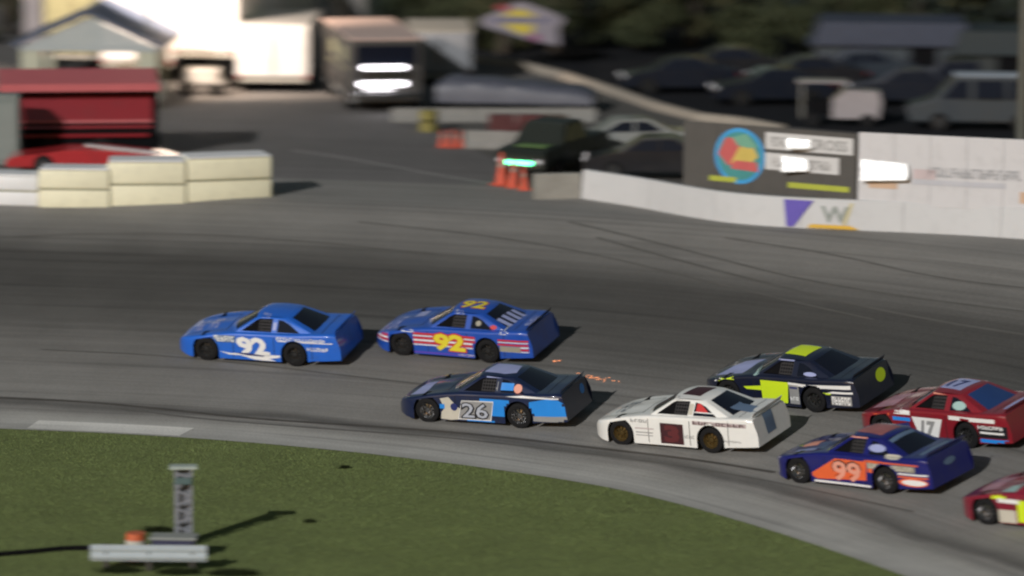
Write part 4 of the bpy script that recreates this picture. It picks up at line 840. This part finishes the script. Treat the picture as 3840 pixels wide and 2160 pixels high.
# ------------------------------------------------------------------ car park and sheds at the upper right
dk = [gp(1135, 148), gp(1280, 166), gp(1400, 194), gp(1530, 235), gp(1640, 274), gp(1750, 302), gp(2160, 338), gp(2700, 395)]
bm = bmesh.new(); lo = [bm.verts.new((p_.x, p_.y + .25, ZP + .008)) for p_ in dk]; hi = [bm.verts.new((p_.x * 1.6, 330, ZP + .008)) for p_ in dk]
for i in range(len(dk) - 1): bm.faces.new((lo[i], lo[i + 1], hi[i + 1], hi[i]))
tag(link('car_park_ground', fin(bm), m=mat('unlit_gravel', (.014, .015, .018), .95, var=.3, vs=.8, bump=.4, spec=.1)), kind='structure')  # near-black colour stands in for the lamp light not reaching here
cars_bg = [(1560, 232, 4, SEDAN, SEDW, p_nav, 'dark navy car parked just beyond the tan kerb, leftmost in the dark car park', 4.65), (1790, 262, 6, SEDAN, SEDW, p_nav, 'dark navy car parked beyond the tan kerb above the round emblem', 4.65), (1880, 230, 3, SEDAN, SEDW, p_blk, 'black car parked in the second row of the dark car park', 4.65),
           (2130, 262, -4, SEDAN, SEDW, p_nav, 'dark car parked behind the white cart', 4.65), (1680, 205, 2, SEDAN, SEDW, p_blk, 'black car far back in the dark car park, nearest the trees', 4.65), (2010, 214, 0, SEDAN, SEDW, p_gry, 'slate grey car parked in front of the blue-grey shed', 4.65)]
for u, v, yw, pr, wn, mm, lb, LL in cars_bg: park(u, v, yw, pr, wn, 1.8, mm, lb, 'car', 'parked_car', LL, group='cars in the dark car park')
park(2282, 322, -3, VAN, VANW, 1.95, p_gry, 'slate blue van with a pale roof parked behind the white board', 'van', 'van', 5.1)
vn = bpy.data.objects['van']; link('roof_panel', boxes(((3.3, 0, 2.01), (3.3, 1.4, .05)), bev=.02), vn, mat('pale_van_roof', (.34, .38, .44), .4))
park(2240, 262, -3, PICK, PICW, 1.9, p_nav, 'dark pickup behind the slate blue van', 'pickup truck', 'pickup_truck', 5.35)
gc = empty('golf_cart', gp(2010, 318), R_(-3), 'white golf cart with flat canopy above the dark board', 'golf cart'); m_gc = paint('dull_white', (.34, .31, .32))
link('canopy', boxes(((.85, .6, 1.62), (1.9, 1.15, .08)), bev=.03), gc, m_gc); link('body', fin(prism([(1.2, .3), (1.2, .95), (1.7, 1.35), (2.9, 1.3), (3.0, .9), (2.9, .3)], 0, 1.1), sm=None), gc, m_gc); link('bench', boxes(((.8, .6, .7), (.9, 1.0, .5))), gc, m_black)
for x in (.1, 1.6):
    for y in (.06, 1.14): link('canopy_post', boxes(((x, y, .95), (.05, .05, 1.35))), gc, m_conc)
for x in (.5, 2.5):
    for y in (.0, 1.15):
        bm = bmesh.new(); cyl(bm, (x, y - .08, .25), (x, y + .08, .25), .25, n=14); link('wheel', fin(bm, sm=40), gc, m_tyre)
def shed(u, v, w_, d_, h_, m, mr, label):
    p = gp(u, v); o = empty('shed', p, R_(-3), label, 'shed'); n = max(3, int(w_ / .9))
    link('wall', boxes(((w_ / 2, d_ / 2, h_ / 2), (w_, d_, h_))), o, m)
    for i in range(n): link('wall_panel', boxes(((w_ * (i + .5) / n, -.02, h_ / 2), (w_ / n - .03, .04, h_ - .05))), o, m)
    link('roof', fin(prism([(-.3, h_), (w_ + .3, h_), (w_ + .1, h_ + .05), (w_ - .2, h_ + .95), (.2, h_ + .95), (-.1, h_ + .05)], -.3, d_ + .3)), o, mr); link('door', boxes(((w_ * .7, -.05, 1.0), (1.1, .05, 2.0))), o, m_black)
shed(2050, 196, 6.2, 3, 1.35, mat('blue_grey_cladding', (.045, .055, .065), .7, var=.15), mat('blue_metal_roof', (.04, .05, .08), .5, var=.3), 'dim blue-grey shed in front of the woods at the upper right')
shed(2400, 205, 3.2, 3, 1.1, mat('dark_cladding', (.03, .035, .035), .7), mat('blue_metal_roof2', (.025, .035, .04), .5), 'small dark shed right of the blue-grey one')

rd_far = [gp(u, v) for u, v in ((1060, 262), (1150, 250), (1400, 200), (1530, 240), (1640, 279), (1750, 307), (2160, 342), (2700, 398))]
rd_near = [gp(u, v) for u, v in ((1180, 372), (1290, 420), (1345, 470))] + [on_line(wallp, u)[0] + Vector((0, .5, 0)) for u in (1500, 1750, 2000, 2300, 2700)]
bm = bmesh.new(); f_ = [bm.verts.new((p_.x, p_.y, ZP + .004)) for p_ in rd_far]; n_ = [bm.verts.new((p_.x, p_.y, ZP + .004)) for p_ in rd_near]
for i in range(7): bm.faces.new((n_[i], n_[i + 1], f_[i + 1], f_[i]))
tag(link('service_road', fin(bm), m=mat('dark_service_tarmac', (.085, .08, .072), .9, var=.3, vs=.7, bump=.3, dirt=.4)), kind='structure')
# tyre marks and joints drawn on the banking
def mark(pts, w_, m, lift=.014):
    P_ = smooth(np.array([[*gp(u, v)] for u, v in pts]), 3); bm = bmesh.new(); pr = None
    for i, p_ in enumerate(P_):
        t_ = P_[min(i + 1, len(P_) - 1)] - P_[max(i - 1, 0)]; n2_ = np.array([-t_[1], t_[0]]) / np.hypot(t_[0], t_[1]) * w_ * (.5 if 0 < i < len(P_) - 1 else .05); v_ = []
        for k in (-1, 1): x, y = p_[0] + k * n2_[0], p_[1] + k * n2_[1]; v_.append(bm.verts.new((x, y, gz(x, y) + lift)))
        if pr: bm.faces.new((pr[0], v_[0], v_[1], pr[1]))
        pr = v_
    return tag(link('tyre_marking', fin(bm), m=m), kind='structure')
m_rub = mat('laid_rubber', (.075, .068, .06), .8, var=.45, vs=1.5); m_rub2 = mat('faint_rubber', (.115, .11, .10), .85, var=.35, vs=1.2)
mark([(-40, 1001), (200, 1010), (400, 1030), (640, 1055), (900, 1072), (1200, 1093), (1500, 1128), (1760, 1158), (1950, 1190)], .16, m_rub); mark([(300, 1030), (520, 1058), (800, 1080), (1100, 1100), (1400, 1132), (1700, 1170), (1960, 1216), (2300, 1290)], .10, m_rub2)
mark([(1430, 560), (1600, 600), (1800, 650), (2000, 702), (2250, 745), (2620, 790)], .12, m_rub2); mark([(1500, 598), (1700, 655), (1950, 720), (2250, 790), (2620, 850)], .14, m_rub2); mark([(1820, 600), (2100, 640), (2350, 700), (2620, 730)], .10, m_rub2)
mark([(900, 560), (1200, 590), (1500, 640), (1800, 715), (2200, 805)], .10, m_rub2); mark([(-40, 600), (300, 585), (700, 600), (1100, 640)], .10, m_rub2); mark([(100, 880), (500, 900), (1000, 960), (1500, 1010)], .10, m_rub2)
# ------------------------------------------------------------------ woods
def leaf_cloud(n, rx, ry, z0, z1, rng, size=.32):
    nb = 34; B = np.stack([rng.uniform(-1, 1, nb) * rx, rng.uniform(-1, 1, nb) * ry, rng.uniform(z0, z1, nb)], 1); q = (B[:, 2] - z0) / (z1 - z0); sc_ = .45 + .75 * np.sin(np.clip(q + .18, 0, 1) * math.pi); B[:, 0] *= sc_; B[:, 1] *= sc_
    br = rng.uniform(.5, 1.25, nb); k = rng.integers(0, nb, n); d = rng.normal(0, 1, (n, 3)); d /= np.linalg.norm(d, axis=1)[:, None]
    C = B[k] + d * (br[k] * rng.uniform(.55, 1.05, n))[:, None] * np.array([1.1, 1.1, .75]); C[:, 2] = np.maximum(C[:, 2], .05)
    a = rng.normal(0, 1, (n, 3)); a /= np.linalg.norm(a, axis=1)[:, None]; b = np.cross(a, rng.normal(0, 1, (n, 3))); b /= np.linalg.norm(b, axis=1)[:, None]; s_ = rng.uniform(.4, 1, n)[:, None] * size
    V = np.stack([C - a * s_ * .5, C + b * s_ * .3, C + a * s_ * .5, C - b * s_ * .3], 1)
    me = bpy.data.meshes.new('crown'); me.vertices.add(n * 4); me.vertices.foreach_set('co', V.reshape(-1)); me.loops.add(n * 4); me.loops.foreach_set('vertex_index', np.arange(n * 4)); me.polygons.add(n); me.polygons.foreach_set('loop_start', np.arange(0, n * 4, 4)); me.update(calc_edges=True); me.validate(); return me
rng = np.random.default_rng(11)
m_leafs = [mat('leaf_dark', (.045, .055, .028), .7, var=.4, vs=.8, spec=.2), mat('leaf_olive', (.065, .068, .035), .7, var=.4, vs=.8, spec=.2), mat('leaf_blue', (.035, .048, .040), .7, var=.4, vs=.8, spec=.2)]
m_bark = mat('bark', (.035, .028, .02), .9, var=.3)
crowns = [leaf_cloud(3800, 2.9, 2.2, .6, 8.5, rng), leaf_cloud(4200, 3.3, 2.4, .4, 10, rng), leaf_cloud(3400, 2.5, 2.2, 1.0, 11, rng)]
for m_ in crowns: m_.materials.append(m_leafs[0])
def trunk_mesh(h, seed):
    r = random.Random(seed); bm = bmesh.new(); p0 = Vector((0, 0, 0)); rad = .26
    for k in range(5):
        p1 = p0 + Vector((r.uniform(-.2, .2), r.uniform(-.2, .2), h / 5)); cyl(bm, p0, p1, rad, rad * .8, n=8); 
        if k > 0:
            for _ in range(2): a = r.uniform(0, 6.3); cyl(bm, p1, p1 + Vector((math.cos(a) * 1.6, math.sin(a) * 1.6, 1.1)), rad * .4, rad * .12, n=5)
        p0 = p1; rad *= .8
    return fin(bm, 'trunk', 60)
trunks = [trunk_mesh(8, 1), trunk_mesh(9, 2)]
spots = []
xs_ = np.linspace(-22, 26, 17)
for i, x in enumerate(xs_): spots.append((x + rng.uniform(-.7, .7), 181.5 + rng.uniform(0, 4) + (6 if x < -2 else 0), i))
for i, x in enumerate(np.linspace(-24, 30, 13)): spots.append((x + rng.uniform(-.8, .8), 193 + rng.uniform(0, 5), i + 20))
kinds = ['dark', 'olive green', 'blue-green']
for x, y, i in spots:
    k = i % 3; ci = (i * 7) % 3
    o = empty('tree', (float(x), float(y), ZP), float(rng.uniform(0, 6.2)), '%s tree in the unlit woods behind the paddock' % kinds[k].replace('dark', 'near-black'), 'tree', 'trees in the unlit woods, %s' % kinds[k]); sc_ = float(rng.uniform(.85, 1.15)); o.scale = (sc_,) * 3
    cr = bpy.data.objects.new('crown', crowns[ci]); COL.objects.link(cr); cr.parent = o; cr.material_slots[0].link = 'OBJECT'; cr.material_slots[0].material = m_leafs[k]
    tr_ = bpy.data.objects.new('trunk', trunks[i % 2]); COL.objects.link(tr_); tr_.parent = o
    if not trunks[i % 2].materials: trunks[i % 2].materials.append(m_bark)
me = leaf_cloud(26000, 30, 2.0, 0, 2.0, rng, .3); me.materials.append(m_leafs[0]); tag(link('undergrowth', me, loc=(2, 182.5, ZP)), 'dark undergrowth along the foot of the woods', 'undergrowth', kind='stuff')
me = leaf_cloud(30000, 44, 3.0, 0, 6, rng, .6); me.materials.append(m_leafs[2]); tag(link('far_woods', me, loc=(2, 203, ZP)), 'dense dark woods closing the view', 'woods', kind='stuff')

# ------------------------------------------------------------------ pit floodlight (lit lamp just above the trailers, out of the top of the frame)
lt = empty('light_tower', gp(455, 262) + Vector((-1.2, 0, 0)), 0, 'portable light tower whose lamps glare on the white trailers', 'light tower'); bm = bmesh.new(); cyl(bm, (0, 0, .4), (0, 0, 7.6), .06, .04, n=8); link('mast', fin(bm, sm=40), lt, m_conc)
link('generator', boxes(((0, .2, .5), (1.1, .8, .7)), bev=.04), lt, m_conc); link('crossbar', boxes(((0, 0, 7.6), (1.6, .08, .08))), lt, m_conc)
m_lamp = mat('sodium_lamp', (1, .85, .7), .3, emit=(1, .8, .6), es=12)
for x in (-.6, .6): link('lamp_head', boxes(((x, .06, 7.45), (.4, .16, .3), Matrix.Rotation(R_(25), 3, 'X'))), lt, m_lamp)
pld = bpy.data.lights.new('pit_floodlight', 'SPOT'); pld.energy = 9500; pld.color = (1, .79, .62); pld.spot_size = R_(120); pld.spot_blend = .6; pld.shadow_soft_size = .35
plo = bpy.data.objects.new('pit_floodlight', pld); COL.objects.link(plo); plo.location = lt.location + Vector((0, .3, 7.2)); tgt = gp(560, 190) + Vector((0, 0, 1.8)); plo.rotation_euler = (plo.location - tgt).to_track_quat('Z', 'Y').to_euler()

# ------------------------------------------------------------------ infield furniture in the foreground
a = gp(228, 1438); b = gp(520, 1440); Lg = (b - a).length; gr = empty('guardrail', a, math.atan2(b.y - a.y, b.x - a.x), 'short pale blue-grey guardrail section standing on the infield grass', 'guardrail')
m_galv = mat('pale_galvanised', (.50, .56, .60), .4, .2, var=.08, dirt=.12)
wp = [(0, 0), (.0, .02), (-.05, .07), (-.05, .12), (0, .17), (0, .21), (-.05, .26), (-.05, .31), (0, .36), (0, .38)]
bm = bmesh.new(); r0 = [bm.verts.new((0, y, .26 + z)) for y, z in wp]; r1 = [bm.verts.new((Lg, y, .26 + z)) for y, z in wp]; r2 = [bm.verts.new((Lg, y + .02, .26 + z)) for y, z in wp]; r3 = [bm.verts.new((0, y + .02, .26 + z)) for y, z in wp]
for P_, Q_ in ((r0, r1), (r1, r2), (r2, r3), (r3, r0)):
    for k in range(len(wp) - 1): bm.faces.new((P_[k], P_[k + 1], Q_[k + 1], Q_[k]))
bmesh.ops.recalc_face_normals(bm, faces=bm.faces); link('beam', fin(bm, sm=25), gr, m_galv)
for x in (.35, Lg / 2, Lg - .35): link('post', boxes(((x, .12, .3), (.12, .16, .66))), gr, mat('dark_post', (.05, .045, .04), .8)); link('bolt', boxes(((x, -.02, .45), (.04, .03, .04))), gr, m_steel)
ob_ = empty('traffic_barrel', gp(342, 1412), 0, 'orange traffic barrel standing behind the guardrail', 'barrel'); bm = bmesh.new(); cyl(bm, (0, 0, .03), (0, 0, .68), .27, .23, n=20); link('drum', fin(bm, sm=40), ob_, mat('barrel_orange', (.58, .13, .05), .55, dirt=.2)); bm = bmesh.new(); cyl(bm, (0, 0, .42), (0, 0, .52), .252, .247, n=20); link('band', fin(bm, sm=40), ob_, vcream)
cbx = empty('control_box', gp(438, 1404), R_(-3), 'low grey control box with dark front behind the guardrail', 'control box'); link('housing', boxes(((0, 0, .25), (1.02, .5, .46)), bev=.02), cbx, mat('indigo_box', (.035, .035, .08), .6)); link('lid', boxes(((0, 0, .52), (1.12, .58, .06)), bev=.01), cbx, mat('pale_lid', (.30, .31, .29), .6))
ms_ = empty('equipment_mast', gp(462, 1372), R_(4), 'grey lattice mast with pale cap standing on the infield grass', 'mast'); m_mast = mat('mast_grey', (.24, .25, .28), .6, var=.15)
for x in (-.20, .20):
    for y in (-.12, .12): link('upright', boxes(((x * .95, y, .95), (.05, .05, 1.9))), ms_, m_mast)
for k in range(8): link('brace', boxes(((0, -.13, .2 + k * .22), (.46, .03, .04), Matrix.Rotation(R_(24 if k % 2 else -24), 3, 'Y'))), ms_, m_mast)
link('back_plate', boxes(((0, .1, .95), (.44, .02, 1.8))), ms_, mat('mast_plate', (.16, .17, .19), .7)); link('cap', boxes(((0, 0, 1.93), (.66, .36, .06))), ms_, mat('pale_cap', (.40, .46, .42), .6)); link('junction_box', boxes(((0, -.17, 1.62), (.40, .1, .16))), ms_, mat('teal_box', (.08, .13, .13), .6))
def hose(pts, label):
    P_ = [gp(u, v) for u, v in pts]; P_ = [Vector((*q, .0)) for q in smooth(np.array([(p_.x, p_.y) for p_ in P_]), 2)]; tag(link('hose', tube([p_ + Vector((0, 0, .05)) for p_ in P_], .07), m=m_black), label, 'hose')
hose([(-60, 1404), (80, 1394), (160, 1386), (235, 1384), (300, 1392)], 'black drain hose lying on the grass left of the guardrail')
for k, (u, v, rx_, lb) in enumerate(((398, 1338, .30, 'dark weed clump left of the foot of the mast'), (300, 1440, .42, 'dark weeds under the left half of the guardrail'), (450, 1443, .40, 'dark weeds under the right half of the guardrail'), (590, 1447, .5, 'dark weeds trailing to the right of the guardrail'), (866, 1180, .13, 'small dark tuft alone on the turf near the track edge'), (780, 1316, .12, 'small dark tuft in the middle of the turf'))):
    n_ = int(900 * rx_ / .3); c_ = rng.normal(0, 1, (n_, 2)) * np.array([rx_ * .5, rx_ * .22]); h_ = rng.uniform(.04, .16, n_) * (1 if k < 4 else .7); a_ = rng.uniform(0, 3.14, n_); V = []; Fc = []
    for i in range(n_):
        x, y = c_[i]; dx_, dy_ = math.cos(a_[i]) * .012, math.sin(a_[i]) * .012; V += [(x - dx_, y - dy_, 0), (x + dx_, y + dy_, 0), (x + rng.normal(0, .03), y + rng.normal(0, .03), h_[i])]; Fc.append((3 * i, 3 * i + 1, 3 * i + 2))
    me = bpy.data.meshes.new('weeds'); me.from_pydata(V, [], Fc); tag(link('weeds', me, m=mat('weed_leaf', (.022, .03, .012), .8, var=.3, spec=.1), loc=gp(u, v)), lb, 'weeds', kind='stuff')
# sparks behind the second row
q = gp(1480, 960); rng2 = random.Random(5); bm = bmesh.new()
for k in range(34):
    t = rng2.gauss(.5, .22); p_ = gp(1425 + 125 * t, 944 + 20 * t + rng2.gauss(0, 3)) if k < 28 else gp(1388 + 25 * rng2.random(), 914)
    box(bm, p_ + Vector((0, 0, rng2.uniform(.01, .07))), (rng2.uniform(.03, .11), .008, .008), Matrix.Rotation(rng2.uniform(-.3, .3), 3, 'Z'))
tag(link('sparks', fin(bm), m=mat('hot_spark', (.9, .3, .1), .5, emit=(1, .35, .15), es=1.2)), 'orange sparks scattered on the track behind the second row', 'sparks', kind='stuff')
